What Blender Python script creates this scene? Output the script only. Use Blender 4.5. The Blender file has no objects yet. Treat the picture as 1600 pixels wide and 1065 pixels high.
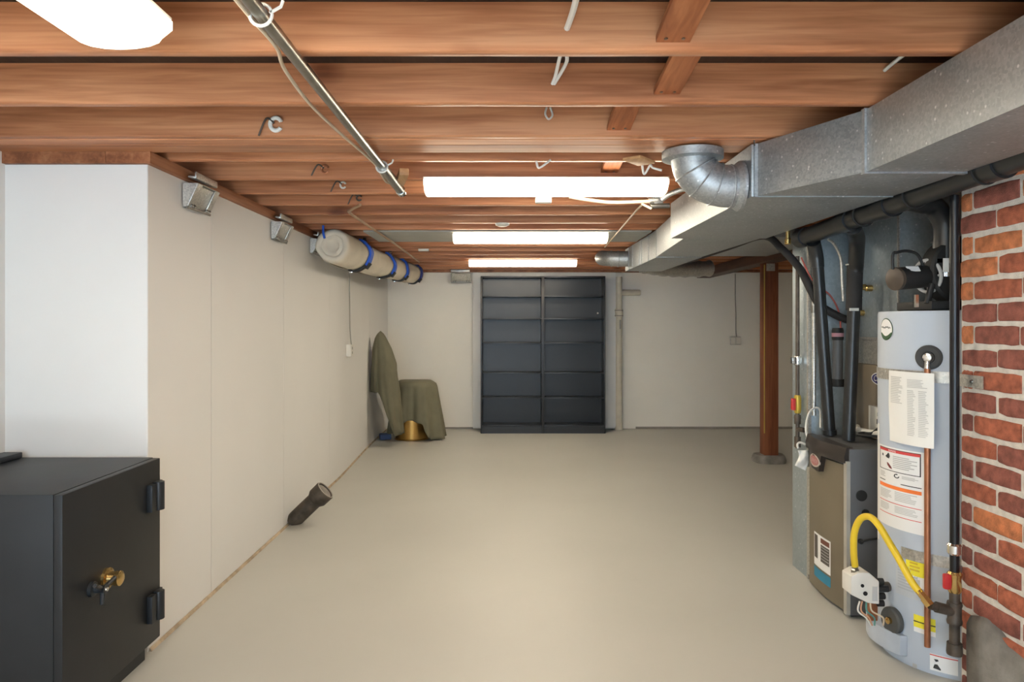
import bpy, bmesh, math, random
from mathutils import Vector, Matrix, Euler
random.seed(7)
C = bpy.context.scene.collection
F, CX, CY, EYE = 1130.0, 793.0, 507.0, 1.396
def at(px, py, Y):
    return Vector(((px-CX)*Y/F, Y, EYE+(CY-py)*Y/F))

# ------------------------------------------------------------------ materials
MATS = {}
def nodes(name):
    m = bpy.data.materials.new(name); m.use_nodes = True
    nt = m.node_tree
    return m, nt, nt.nodes['Principled BSDF']
def mat(name, col, rough=.6, metal=0., var=.08, scale=6., bump=0., spec=.5, coat=0., dirt=None, stretch=(1,1,1)):
    if name in MATS: return MATS[name]
    m, nt, b = nodes(name)
    b.inputs['Roughness'].default_value = rough
    b.inputs['Metallic'].default_value = metal
    b.inputs['Specular IOR Level'].default_value = spec
    b.inputs['Coat Weight'].default_value = coat
    tc = nt.nodes.new('ShaderNodeTexCoord')
    mp = nt.nodes.new('ShaderNodeMapping'); mp.inputs['Scale'].default_value = stretch
    nt.links.new(tc.outputs['Object'], mp.inputs['Vector'])
    n = nt.nodes.new('ShaderNodeTexNoise'); n.inputs['Scale'].default_value = scale
    n.inputs['Detail'].default_value = 5
    nt.links.new(mp.outputs['Vector'], n.inputs['Vector'])
    r = nt.nodes.new('ShaderNodeValToRGB')
    c2 = dirt or tuple(c*(1-var*2) for c in col)
    c1 = tuple(min(1, c*(1+var)) for c in col)
    r.color_ramp.elements[0].position = .3; r.color_ramp.elements[0].color = (*c2, 1)
    r.color_ramp.elements[1].position = .65; r.color_ramp.elements[1].color = (*c1, 1)
    nt.links.new(n.outputs['Fac'], r.inputs['Fac'])
    nt.links.new(r.outputs['Color'], b.inputs['Base Color'])
    if bump:
        bp = nt.nodes.new('ShaderNodeBump'); bp.inputs['Strength'].default_value = bump
        bp.inputs['Distance'].default_value = .004
        n2 = nt.nodes.new('ShaderNodeTexNoise'); n2.inputs['Scale'].default_value = scale*8
        nt.links.new(mp.outputs['Vector'], n2.inputs['Vector'])
        nt.links.new(n2.outputs['Fac'], bp.inputs['Height']); nt.links.new(bp.outputs['Normal'], b.inputs['Normal'])
    MATS[name] = m
    return m
def wood(name, dark, mid, light, axis=0, rough=.55):
    m, nt, b = nodes(name)
    b.inputs['Roughness'].default_value = rough; b.inputs['Specular IOR Level'].default_value = .4
    tc = nt.nodes.new('ShaderNodeTexCoord'); oi = nt.nodes.new('ShaderNodeObjectInfo')
    add = nt.nodes.new('ShaderNodeVectorMath'); add.operation = 'ADD'
    mul = nt.nodes.new('ShaderNodeMath'); mul.operation = 'MULTIPLY'; mul.inputs[1].default_value = 37.0
    nt.links.new(oi.outputs['Random'], mul.inputs[0])
    cmb = nt.nodes.new('ShaderNodeCombineXYZ')
    for i in range(3): nt.links.new(mul.outputs[0], cmb.inputs[i])
    nt.links.new(tc.outputs['Object'], add.inputs[0]); nt.links.new(cmb.outputs[0], add.inputs[1])
    def mp(s_long, s_cross):
        q = nt.nodes.new('ShaderNodeMapping'); s = [s_cross]*3; s[axis] = s_long
        q.inputs['Scale'].default_value = s
        nt.links.new(add.outputs[0], q.inputs['Vector']); return q
    big = nt.nodes.new('ShaderNodeTexNoise'); big.inputs['Scale'].default_value = 1.0; big.inputs['Detail'].default_value = 3
    nt.links.new(mp(.9, 7).outputs[0], big.inputs['Vector'])
    fine = nt.nodes.new('ShaderNodeTexNoise'); fine.inputs['Scale'].default_value = 1.0; fine.inputs['Detail'].default_value = 6
    fine.inputs['Distortion'].default_value = .6
    nt.links.new(mp(2.5, 55).outputs[0], fine.inputs['Vector'])
    mx = nt.nodes.new('ShaderNodeMix'); mx.data_type = 'FLOAT'; mx.inputs[0].default_value = .42
    nt.links.new(big.outputs['Fac'], mx.inputs[2]); nt.links.new(fine.outputs['Fac'], mx.inputs[3])
    rp = nt.nodes.new('ShaderNodeValToRGB')
    e = rp.color_ramp.elements
    e[0].position = .37; e[0].color = (*dark, 1); e[1].position = .64; e[1].color = (*light, 1)
    k = e.new(.5); k.color = (*mid, 1)
    nt.links.new(mx.outputs[0], rp.inputs['Fac'])
    # knots
    vo = nt.nodes.new('ShaderNodeTexVoronoi'); vo.inputs['Scale'].default_value = 1.0
    nt.links.new(mp(1.7, 2.3).outputs[0], vo.inputs['Vector'])
    kr = nt.nodes.new('ShaderNodeValToRGB'); ke = kr.color_ramp.elements
    ke[0].position = .05; ke[0].color = (.50, .40, .36, 1); ke[1].position = .15; ke[1].color = (1, 1, 1, 1)
    nt.links.new(vo.outputs['Distance'], kr.inputs['Fac'])
    mm = nt.nodes.new('ShaderNodeMix'); mm.data_type = 'RGBA'; mm.blend_type = 'MULTIPLY'; mm.inputs[0].default_value = 1
    nt.links.new(rp.outputs['Color'], mm.inputs[6]); nt.links.new(kr.outputs['Color'], mm.inputs[7])
    hs = nt.nodes.new('ShaderNodeHueSaturation')
    mr = nt.nodes.new('ShaderNodeMapRange'); mr.inputs[3].default_value = .82; mr.inputs[4].default_value = 1.15
    nt.links.new(oi.outputs['Random'], mr.inputs[0]); nt.links.new(mr.outputs[0], hs.inputs['Value'])
    nt.links.new(mm.outputs[2], hs.inputs['Color']); nt.links.new(hs.outputs['Color'], b.inputs['Base Color'])
    bp = nt.nodes.new('ShaderNodeBump'); bp.inputs['Strength'].default_value = .25; bp.inputs['Distance'].default_value = .003
    nt.links.new(fine.outputs['Fac'], bp.inputs['Height']); nt.links.new(bp.outputs['Normal'], b.inputs['Normal'])
    MATS[name] = m; return m
def galv(name, c1, c2, rough=.38, metal=.8, scale=28):
    m, nt, b = nodes(name)
    b.inputs['Metallic'].default_value = metal
    tc = nt.nodes.new('ShaderNodeTexCoord')
    vo = nt.nodes.new('ShaderNodeTexVoronoi'); vo.inputs['Scale'].default_value = scale
    nt.links.new(tc.outputs['Object'], vo.inputs['Vector'])
    sp = nt.nodes.new('ShaderNodeSeparateColor'); nt.links.new(vo.outputs['Color'], sp.inputs[0])
    no = nt.nodes.new('ShaderNodeTexNoise'); no.inputs['Scale'].default_value = 5; no.inputs['Detail'].default_value = 6
    nt.links.new(tc.outputs['Object'], no.inputs['Vector'])
    mx = nt.nodes.new('ShaderNodeMix'); mx.data_type = 'FLOAT'; mx.inputs[0].default_value = .55
    nt.links.new(sp.outputs[0], mx.inputs[2]); nt.links.new(no.outputs['Fac'], mx.inputs[3])
    rp = nt.nodes.new('ShaderNodeValToRGB'); e = rp.color_ramp.elements
    e[0].position = .3; e[0].color = (*c1, 1); e[1].position = .75; e[1].color = (*c2, 1)
    nt.links.new(mx.outputs[0], rp.inputs['Fac'])
    v2 = nt.nodes.new('ShaderNodeTexVoronoi'); v2.inputs['Scale'].default_value = 42
    nt.links.new(tc.outputs['Object'], v2.inputs['Vector'])
    r2 = nt.nodes.new('ShaderNodeValToRGB'); e2 = r2.color_ramp.elements
    e2[0].position = .10; e2[0].color = (.75, .75, .75, 1); e2[1].position = .24; e2[1].color = (0, 0, 0, 1)
    nt.links.new(v2.outputs['Distance'], r2.inputs['Fac'])
    m2 = nt.nodes.new('ShaderNodeMath'); m2.operation = 'MULTIPLY'
    s2 = nt.nodes.new('ShaderNodeSeparateColor'); nt.links.new(v2.outputs['Color'], s2.inputs[0])
    g2 = nt.nodes.new('ShaderNodeMath'); g2.operation = 'GREATER_THAN'; g2.inputs[1].default_value = .72
    nt.links.new(s2.outputs[1], g2.inputs[0])
    nt.links.new(r2.outputs['Color'], m2.inputs[0]); nt.links.new(g2.outputs[0], m2.inputs[1])
    ms = nt.nodes.new('ShaderNodeMix'); ms.data_type = 'RGBA'; ms.inputs[7].default_value = (.85, .87, .87, 1)
    nt.links.new(m2.outputs[0], ms.inputs[0]); nt.links.new(rp.outputs['Color'], ms.inputs[6])
    nt.links.new(ms.outputs[2], b.inputs['Base Color'])
    mr = nt.nodes.new('ShaderNodeMapRange'); mr.inputs[3].default_value = rough-.08; mr.inputs[4].default_value = rough+.14
    nt.links.new(mx.outputs[0], mr.inputs[0]); nt.links.new(mr.outputs[0], b.inputs['Roughness'])
    MATS[name] = m; return m
def emit(name, col, strength):
    m, nt, b = nodes(name)
    b.inputs['Base Color'].default_value = (.85, .83, .78, 1); b.inputs['Roughness'].default_value = .4
    b.inputs['Emission Color'].default_value = (*col, 1); b.inputs['Emission Strength'].default_value = strength
    MATS[name] = m; return m

M_wall = mat('white_wall_paint', (.76,.755,.735), .55, var=.012, scale=1.2, bump=.06)
M_masonry = mat('white_masonry_paint', (.80,.775,.715), .7, var=.02, scale=1.5, bump=.35)
M_seam = mat('seam_shadow_gap', (.20,.19,.175), .8)
M_floor = mat('painted_concrete_floor', (.50,.49,.45), .42, var=.025, scale=.9, bump=.05, spec=.35)
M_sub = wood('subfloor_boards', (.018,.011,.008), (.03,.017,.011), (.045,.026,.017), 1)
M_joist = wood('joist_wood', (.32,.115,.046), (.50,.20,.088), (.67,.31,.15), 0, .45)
M_platew = wood('plate_wood', (.17,.058,.022), (.27,.10,.04), (.37,.155,.068), 1)
M_beam = wood('beam_wood', (.045,.018,.010), (.075,.032,.018), (.11,.05,.026), 1)
M_post = wood('post_wood', (.13,.036,.014), (.20,.062,.026), (.27,.095,.042), 2)
M_brid = wood('bridging_wood', (.26,.082,.030), (.40,.135,.050), (.54,.21,.085), 1)
M_block = wood('block_wood', (.38,.2,.09), (.48,.27,.12), (.58,.34,.16), 1)
M_galv = galv('galvanised_sheet', (.33,.355,.37), (.46,.485,.50), .47, .8, 120)
M_galvd = galv('galvanised_plenum', (.36,.42,.45), (.45,.51,.54), .45, .7, 70)
M_galvb = galv('galvanised_bracket', (.45,.44,.41), (.66,.64,.59), .38, .8, 140)
M_steel = mat('chrome_steel', (.27,.26,.235), .30, .95, var=.08, scale=20)
M_slate = mat('slate_laminate', (.020,.0225,.027), .34, var=.06, scale=2, spec=.4)
M_safe = mat('safe_paint', (.015,.0165,.019), .45, var=.12, scale=3, bump=.04, spec=.35)
M_safeh = mat('safe_black', (.012,.015,.019), .45)
M_brass = mat('brass', (.62,.42,.16), .25, .95, var=.1, scale=15)
M_gold = mat('brushed_gold', (.55,.33,.10), .28, .95, var=.05, scale=6)
M_chrome = mat('polished_metal', (.75,.74,.72), .15, 1., var=.03)
M_abs = mat('black_plastic_pipe', (.016,.017,.018), .33, var=.1, spec=.5)
M_blk = mat('matte_black', (.012,.012,.012), .6)
M_foam = mat('black_foam_insulation', (.022,.020,.020), .75, bump=.2)
M_iron = mat('black_iron_pipe', (.10,.078,.06), .5, .35, var=.25, scale=14, bump=.2)
M_cast = mat('cast_iron', (.075,.06,.045), .6, .2, var=.3, scale=16, bump=.35)
M_heat = mat('heater_enamel', (.47,.525,.60), .42, var=.012, scale=2)
M_copper = mat('copper', (.42,.17,.085), .42, .7, var=.15, scale=10)
M_red = mat('red_plastic', (.55,.03,.03), .45)
M_yel = mat('yellow_coating', (.80,.56,.03), .42, var=.05)
M_yelp = mat('yellow_label', (.86,.75,.04), .6, var=.02)
M_paper = mat('white_paper', (.80,.79,.75), .8, var=.02)
M_label = mat('white_label', (.80,.80,.79), .55, var=.015)
M_ink = mat('black_ink', (.03,.03,.03), .7)
M_grey = mat('grey_print', (.50,.50,.49), .8)
M_redp = mat('red_print', (.62,.06,.06), .6)
M_orap = mat('orange_print', (.85,.20,.04), .6)
M_green = mat('green_print', (.015,.07,.02), .5)
M_blue = mat('blue_print', (.02,.22,.36), .5)
M_navy = mat('navy_print', (.02,.02,.16), .4)
M_tan = mat('taupe_steel', (.215,.18,.125), .45, .35, var=.04, scale=3)
M_coil = mat('tan_cabinet', (.24,.195,.14), .5, .25, var=.06, scale=4)
M_fslate = mat('grey_furnace_steel', (.115,.117,.122), .48, .2, var=.04)
M_trim = mat('brown_black_trim', (.028,.021,.018), .4)
M_white = mat('white_plastic', (.72,.70,.64), .45, var=.02)
M_cream = mat('cream_cable', (.62,.50,.36), .5, var=.05)
M_grcab = mat('grey_cable', (.30,.29,.26), .5)
M_drain = mat('cream_painted_pipe', (.66,.61,.50), .5, var=.05, scale=8, bump=.15)
M_canvas = mat('beige_canvas', (.68,.62,.51), .85, var=.05, scale=5, bump=.4)
M_bluew = mat('blue_webbing', (.01,.10,.60), .55)
M_olive = mat('olive_fabric', (.165,.155,.10), .85, var=.05, scale=7, bump=.35)
M_conc = mat('rough_concrete', (.25,.235,.215), .8, var=.22, scale=7, bump=.7)
M_panel = mat('grey_board', (.36,.36,.33), .6, var=.04)
M_mortar = mat('mortar', (.66,.62,.56), .85, var=.08, scale=30, bump=1.)
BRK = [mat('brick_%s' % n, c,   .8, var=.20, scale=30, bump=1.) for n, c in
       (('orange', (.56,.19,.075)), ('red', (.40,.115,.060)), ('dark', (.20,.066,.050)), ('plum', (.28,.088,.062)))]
M_diff = emit('lamp_lens', (1.0,.875,.68), 26.5)
M_lhouse = mat('lamp_housing', (.75,.74,.70), .5)

# ------------------------------------------------------------------ mesh builder
ORG = {}
class MB:
    def __init__(s): s.bm = bmesh.new(); s.mi = 0
    def _f(s, vs):
        try:
            f = s.bm.faces.new(vs); f.material_index = s.mi; return f
        except ValueError: return None
    def box(s, x0, x1, y0, y1, z0, z1):
        v = [s.bm.verts.new((x, y, z)) for x in (x0, x1) for y in (y0, y1) for z in (z0, z1)]
        for q in ((0,1,3,2),(4,6,7,5),(0,4,5,1),(2,3,7,6),(0,2,6,4),(1,5,7,3)): s._f([v[i] for i in q])
        return s
    def obox(s, c, d, R=None):
        R = R or Matrix.Identity(3); c = Vector(c)
        v = [s.bm.verts.new(c + R @ Vector((x*d[0]/2, y*d[1]/2, z*d[2]/2))) for x in (-1,1) for y in (-1,1) for z in (-1,1)]
        for q in ((0,1,3,2),(4,6,7,5),(0,4,5,1),(2,3,7,6),(0,2,6,4),(1,5,7,3)): s._f([v[i] for i in q])
        return s
    def hexa(s, a, b):      # two quads (4 points each), same winding
        va = [s.bm.verts.new(p) for p in a]; vb = [s.bm.verts.new(p) for p in b]
        s._f(va[::-1]); s._f(vb)
        for i in range(len(va)):
            j = (i+1) % len(va); s._f([va[i], va[j], vb[j], vb[i]])
        return s
    def loft(s, rings, closed=True, caps=True):
        V = [[s.bm.verts.new(p) for p in r] for r in rings]
        n = len(V[0])
        for a, b in zip(V, V[1:]):
            for i in range(n if closed else n-1):
                j = (i+1) % n; s._f([a[i], a[j], b[j], b[i]])
        if caps and closed: s._f(V[0][::-1]); s._f(V[-1])
        return s
    def tube(s, pts, r, n=12, caps=True):
        pts = [Vector(p) for p in pts]
        rs = r if isinstance(r, (list, tuple)) else [r]*len(pts)
        rings = []; up = None
        for i, p in enumerate(pts):
            t = (pts[min(i+1, len(pts)-1)] - pts[max(i-1, 0)])
            if t.length < 1e-9: t = Vector((0,0,1))
            t.normalize()
            if up is None:
                up = Vector((0,0,1)) if abs(t.z) < .9 else Vector((1,0,0))
            up = (up - t*up.dot(t)); up.normalize()
            sd = t.cross(up)
            rings.append([p + (up*math.cos(a) + sd*math.sin(a))*rs[i] for a in [2*math.pi*k/n for k in range(n)]])
        return s.loft(rings, True, caps)
    def lathe(s, prof, o, ax=(0,0,1), n=24):
        o = Vector(o); ax = Vector(ax).normalized()
        return s.tube([o + ax*h for _, h in prof], [max(r, 1e-4) for r, _ in prof], n) if False else s._lathe(prof, o, ax, n)
    def _lathe(s, prof, o, ax, n):
        u = Vector((1,0,0)) if abs(ax.x) < .9 else Vector((0,1,0))
        u = (u - ax*u.dot(ax)).normalized(); w = ax.cross(u)
        return s.loft([[o + ax*h + (u*math.cos(a) + w*math.sin(a))*max(r, 1e-4) for a in [2*math.pi*k/n for k in range(n)]] for r, h in prof])
    def torus(s, o, ax, R, r, n=28, m=8, a0=0, a1=2*math.pi):
        o = Vector(o); ax = Vector(ax).normalized()
        u = Vector((1,0,0)) if abs(ax.x) < .9 else Vector((0,1,0))
        u = (u - ax*u.dot(ax)).normalized(); w = ax.cross(u)
        full = abs(a1-a0-2*math.pi) < 1e-6
        rings = []
        for k in range(n + (0 if full else 1)):
            a = a0 + (a1-a0)*k/n; d = u*math.cos(a)+w*math.sin(a)
            rings.append([o + d*R + (d*math.cos(b)+ax*math.sin(b))*r for b in [2*math.pi*j/m for j in range(m)]])
        if full: rings.append(rings[0]); return s.loft(rings, True, False)
        return s.loft(rings)
    def build(s, name, m, parent=None, origin=None, bevel=0., smooth=True, sharp=35):
        bm = s.bm
        bmesh.ops.remove_doubles(bm, verts=bm.verts, dist=1e-6)
        bmesh.ops.recalc_face_normals(bm, faces=bm.faces)
        if bevel:
            es = [e for e in bm.edges if len(e.link_faces) == 2 and e.calc_face_angle(0) > .6]
            bmesh.ops.bevel(bm, geom=es, offset=bevel, segments=2, affect='EDGES', profile=.6)
        if smooth:
            for f in bm.faces: f.smooth = True
            for e in bm.edges:
                if len(e.link_faces) == 2 and e.calc_face_angle(0) > math.radians(sharp): e.smooth = False
        if parent is not None: o0 = ORG[parent.name]
        elif origin is not None: o0 = Vector(origin)
        else:
            vs = [v.co for v in bm.verts]
            o0 = Vector(((min(v.x for v in vs)+max(v.x for v in vs))/2, (min(v.y for v in vs)+max(v.y for v in vs))/2, min(v.z for v in vs)))
        bmesh.ops.translate(bm, verts=bm.verts, vec=-o0)
        me = bpy.data.meshes.new(name); bm.to_mesh(me); bm.free()
        for x in (m if isinstance(m, (list, tuple)) else [m]): me.materials.append(x)
        o = bpy.data.objects.new(name, me); C.objects.link(o)
        ORG[o.name] = o0
        if parent is not None: o.parent = parent
        else: o.location = o0
        return o
def thing(name, label, cat, loc, group=None):
    o = bpy.data.objects.new(name, None); o.empty_display_size = .1; C.objects.link(o)
    o.location = loc; ORG[o.name] = Vector(loc)
    o['label'] = label; o['category'] = cat
    if group: o['group'] = group
    return o
def tag(o, label, cat, group=None, kind=None):
    o['label'] = label; o['category'] = cat
    if group: o['group'] = group
    if kind: o['kind'] = kind
    return o
def struct(o): o['kind'] = 'structure'; return o
def copy_thing(o, off, label, rot=0.):
    c = o.copy(); C.objects.link(c); c.location = o.location + Vector(off); c['label'] = label
    if rot: c.rotation_euler.z = rot
    def rec(src, dst):
        for ch in src.children:
            k = ch.copy(); C.objects.link(k); k.parent = dst; rec(ch, k)
    rec(o, c); return c
def spline(P, k=8):
    P = [Vector(p) for p in P]; out = []
    for i in range(len(P)-1):
        p0, p1, p2, p3 = P[max(i-1,0)], P[i], P[i+1], P[min(i+2, len(P)-1)]
        for j in range(k):
            t = j/k
            out.append(.5*((2*p1)+(p2-p0)*t+(2*p0-5*p1+4*p2-p3)*t*t+(3*p1-p0-3*p2+p3)*t**3))
    out.append(P[-1]); return out
def text_obj(txt, name, m, fn, size, parent, shear=0., align='CENTER'):
    cu = bpy.data.curves.new('lettering', 'FONT'); cu.body = txt; cu.size = size; cu.align_x = align; cu.align_y = 'CENTER'
    cu.shear = shear; cu.resolution_u = 3
    t = bpy.data.objects.new('lettering', cu); C.objects.link(t)
    bpy.context.view_layer.update()
    me = bpy.data.meshes.new_from_object(t.evaluated_get(bpy.context.evaluated_depsgraph_get()))
    bpy.data.objects.remove(t); bpy.data.curves.remove(cu)
    o0 = ORG[parent.name]
    for v in me.vertices: v.co = Vector(fn(v.co.x, v.co.y)) - o0
    me.name = name; me.materials.clear(); me.materials.append(m)
    o = bpy.data.objects.new(name, me); C.objects.link(o); o.parent = parent; ORG[o.name] = o0
    return o

# ------------------------------------------------------------------ room shell
ZJ = 2.130                    # underside of the joists
YB = 9.71                     # far wall
struct(MB().box(-3.0, 4.4, -3.2, 9.95, -.12, 0).build('floor', M_floor))
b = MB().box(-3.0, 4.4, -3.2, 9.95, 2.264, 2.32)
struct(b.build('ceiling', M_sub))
# left wall: panels with fine seams
def lx(y): return -1.533 if y <= 6.6 else (-1.533-.069*(y-6.6)/1.8 if y < 8.4 else -1.602-.008*(y-8.4)/1.31)
b = MB()
seams = [3.08, 3.742, 4.952, 6.23, 6.6, 8.4, YB]
for y0, y1 in zip(seams, seams[1:]):
    g = .003 if y1 < 6.5 else 0
    b.hexa([(lx(y0), y0+g, .012), (lx(y1), y1-g, .012), (lx(y1)-.02, y1-g, .012), (lx(y0)-.02, y0+g, .012)],
           [(lx(y0), y0+g, 2.078), (lx(y1), y1-g, 2.078), (lx(y1)-.02, y1-g, 2.078), (lx(y0)-.02, y0+g, 2.078)])
b.mi = 1
ys_ = [3.12, 6.6, 8.4, YB]
b.hexa([(lx(y)-.012, y, 0) for y in ys_]+[(-1.74, YB, 0), (-1.74, 3.12, 0)],
       [(lx(y)-.012, y, 2.078) for y in ys_]+[(-1.74, YB, 2.078), (-1.74, 3.12, 2.078)])
struct(b.build('wall_left', [M_wall, M_seam], smooth=False))
struct(MB().box(-2.3, -1.5345, 3.08, 3.12, 0, 2.078).build('wall_left_end', M_wall, bevel=.002))
struct(MB().box(-2.3, -2.14, -3.1, 3.08, 0, 2.13).build('wall_left_near', M_wall))
struct(MB().box(-1.8, 4.3, YB, YB+.12, 0, 2.30).build('wall_back', M_masonry))
struct(MB().box(4.2, 4.3, 2.8, YB, 0, 2.30).build('wall_right', M_masonry))
b = MB()
b.box(-2.3, -1.75, -3.2, -3.1, 0, 2.30); b.box(.95, 4.3, -3.2, -3.1, 0, 2.30)
b.box(-1.75, .95, -3.2, -3.1, 0, .55); b.box(-1.75, .95, -3.2, -3.1, 2.05, 2.30)
struct(b.build('wall_rear', M_wall))
w = struct(MB().box(-1.75, -1.69, -3.19, -3.11, .55, 2.05).box(.89, .95, -3.19, -3.11, .55, 2.05)
           .box(-1.69, .89, -3.19, -3.11, .55, .61).box(-1.69, .89, -3.19, -3.11, 1.99, 2.05)
           .box(-.43, -.37, -3.19, -3.11, .61, 1.99).build('added_window_1', M_white))  # added, unseen opening: lets the daylight lamps in behind the camera
# tan strip where the floor meets the left wall, grey strips under the back wall
yt_ = [3.09, 6.6, 8.4, YB-.015]
struct(MB().hexa([(lx(y)+.002, y, 0) for y in yt_]+[(lx(y)+.013, y, 0) for y in yt_[::-1]],
                 [(lx(y)+.002, y, .014) for y in yt_]+[(lx(y)+.009, y, .012) for y in yt_[::-1]])
       .build('baseboard_left', mat('tan_edge', (.50,.40,.28), .8, var=.2, scale=12)))
struct(MB().box(-1.595, -.46, YB-.012, YB, 0, .022).box(1.72, 4.2, YB-.014, YB, 0, .028).build('baseboard_back', mat('grey_edge', (.30,.28,.25), .8)))
# wooden plate along the top of the left wall
yp_ = [3.06, 6.6, 8.4, YB-.095]
b = MB().hexa([(lx(y)+.021, y, 2.079) for y in yp_]+[(-1.70, YB-.095, 2.079), (-1.70, 3.06, 2.079)],
              [(lx(y)+.021, y, ZJ) for y in yp_]+[(-1.70, YB-.095, ZJ), (-1.70, 3.06, ZJ)])
struct(b.build('trim_1', M_platew))
struct(MB().box(-2.3, -1.702, 3.06, 3.15, 2.079, ZJ).build('trim_2', M_platew))
struct(MB().box(-1.58, 4.2, YB-.09, YB-.003, 2.095, ZJ).build('trim_3', M_platew))

# ------------------------------------------------------------------ joists
ORD = 'first second third fourth fifth sixth seventh eighth ninth tenth eleventh twelfth thirteenth fourteenth fifteenth sixteenth seventeenth eighteenth nineteenth twentieth'.split()
far = [1.985, 2.44, 2.86, 3.27, 3.69, 4.09, 4.475, 4.86, 5.25, 5.60, 6.01, 6.41, 6.815, 7.22, 7.625, 8.03, 8.435, 8.84, 9.245, 9.60]
JM = {}
def joist(y0, y1, x0, x1, zb=ZJ, top=2.263, seed=0):
    b = MB(); rd = random.Random(seed); N = 26
    rings = []
    for i in range(N+1):
        x = x0+(x1-x0)*i/N; d = rd.uniform(-.0006, .0006); e = rd.uniform(-.0008, .0008)
        rings.append([(x, y0+e, zb+d+.003), (x, y0+e+.004, zb+d), (x, y1-.004, zb+d), (x, y1, zb+d+.003), (x, y1, top), (x, y0+e, top)])
    return b.loft(rings)
for i, yf in enumerate(far):
    x0 = -2.3 if yf < 3.1 else -1.69
    o = joist(yf-.042, yf, x0, 4.19, seed=i).build('ceiling_joist', M_joist, sharp=50)
    place = {0: 'nearest the camera', 19: 'closest to the back wall'}.get(i, ORD[i] + ' counted from the camera')
    where = 'grey board' if i == 10 else ''
    lab = 'reddish brown wooden ceiling joist, ' + ('the one ' + place if i in (0, 19) else place)
    if i == 10: lab = 'wooden ceiling joist mostly hidden above the pale grey board'
    tag(o, lab, 'joist', 'ceiling joists')
# joists over the camera, out of the frame: part of the ceiling
b = MB()
for k in range(11):
    y = 1.575-.405*k
    if y > -3.0: b.box(-2.3, 4.19, y-.042, y, ZJ, 2.263)
struct(b.build('ceiling_near', M_joist))
o = joist(2.862, 2.95, -2.3, 4.19, ZJ-.001, 2.25, 31).build('doubled_joist', M_joist); tag(o, 'narrow board doubled onto the back of the third joist', 'joist', 'header boards')
o = joist(2.952, 3.085, -2.3, 4.19, ZJ-.001, 2.17, 32).build('flat_joist_board', M_joist); tag(o, 'wide flat board lying behind the doubled joist above the elbow duct', 'board', 'header boards')
# diagonal bridging boards between joists
def bridging(x0, x1, yn, zb, yp, label, length=.42):
    d = Vector((0, yp-yn, .215)).normalized(); n = Vector((0, d.z, -d.y)).normalized()
    if n.y > 0: n = -n
    s = Vector((0, yn-.001, zb)); e = s + d*length*.98
    q = lambda p, o: [(x0, p.y+o.y, p.z+o.z), (x1, p.y+o.y, p.z+o.z)]
    a = s; th = n*.018
    # lower end cut flush with the joist face
    A = [(x0, yn-.001, zb), (x1, yn-.001, zb), (x1, yn-.001, zb+.02), (x0, yn-.001, zb+.02)]
    Bp = [(x0, yp+.002, 2.198), (x1, yp+.002, 2.198), (x1, yp+.002, 2.218), (x0, yp+.002, 2.218)]
    o = MB().hexa(A, Bp).build('bridging_board', M_brid, bevel=.002)
    tag(o, label, 'board', 'bridging boards')
    nv = Vector((0, -(2.198-zb), -(yn-yp))).normalized(); sl = Vector((0, yp-yn, 2.198-zb)).normalized()
    for fx in (.25, .75):
        q = Vector((x0+(x1-x0)*fx, yn-.001, zb))+sl*.022
        MB().lathe([(.005, -.002), (.005, .003)], q, nv, 8).build('nail', M_steel, o)
bridging(.398, .490, far[0]-.042, 2.153, 1.575, 'dark diagonal bridging board on the nearest joist')
bridging(.484, .570, far[1]-.042, 2.158, far[0], 'dark diagonal bridging board on the second joist')
bridging(.387, .478, far[2]-.042, 2.152, far[1], 'short dark bridging board on the third joist')
bridging(.470, .555, far[4]-.042, 2.160, far[3], 'pale brown bridging board behind the first crosswise light')
R = Euler((math.radians(-30), 0, math.radians(-52))).to_matrix()
o = MB().obox((.575, 3.16, 2.112), (.085, .14, .012), Euler((0, 0, math.radians(-38))).to_matrix()).build('wood_offcut', M_block, bevel=.002)
tag(o, 'pale wood scrap slanted under the joists beside the elbow duct collar', 'wood')
# grey board over the second light
o = MB().box(-1.12, 1.12, 5.615, 6.30, 2.117, 2.1285).build('ceiling_board', M_panel)
tag(o, 'pale grey flat board under the joists above the second crosswise light', 'board')

# ------------------------------------------------------------------ lamps
def lamp(label, c, L, W, zt, zb, along='x'):
    t = thing('ceiling_light', label, 'light', (c[0], c[1], zt), 'wraparound ceiling lights')
    def P(u, v, z): return (c[0]+u, c[1]+v, z) if along == 'x' else (c[0]+v, c[1]+u, z)
    prof = [(-W/2, zt-.012), (-W/2, zt-.030)]
    for k in range(9):
        a = math.pi*(k/8); prof.append((-math.cos(a)*W*.40, zb+.026-.026*math.sin(a)))
    prof += [(W/2, zt-.030), (W/2, zt-.012)]
    MB().loft([[P(u, v, z) for v, z in prof] for u in (-L/2+.006, L/2-.006)], True, False).build('diffuser', M_diff, t, sharp=60)
    b = MB()
    b.hexa([P(-L/2, -W/2+.004, zt-.012), P(L/2, -W/2+.004, zt-.012), P(L/2, W/2-.004, zt-.012), P(-L/2, W/2-.004, zt-.012)],
           [P(-L/2, -W/2+.004, zt), P(L/2, -W/2+.004, zt), P(L/2, W/2-.004, zt), P(-L/2, W/2-.004, zt)])
    b.build('housing', M_lhouse, t)
    for sgn in (-1, 1):
        ring = lambda u, k: [P(u, v*k, z) for v, z in prof]
        MB().loft([ring(sgn*(L/2-.006), 1.0), ring(sgn*L/2, .985)]).build('end_cap', emit('lamp_end_cap', (1., .86, .66), 1.6) if 'lamp_end_cap' not in MATS else MATS['lamp_end_cap'], t)
    return t
lamp('long white fluorescent light lengthwise above the safe', (-.925, 1.12), 1.22, .252, ZJ-.001, 2.053, 'y')
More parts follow.
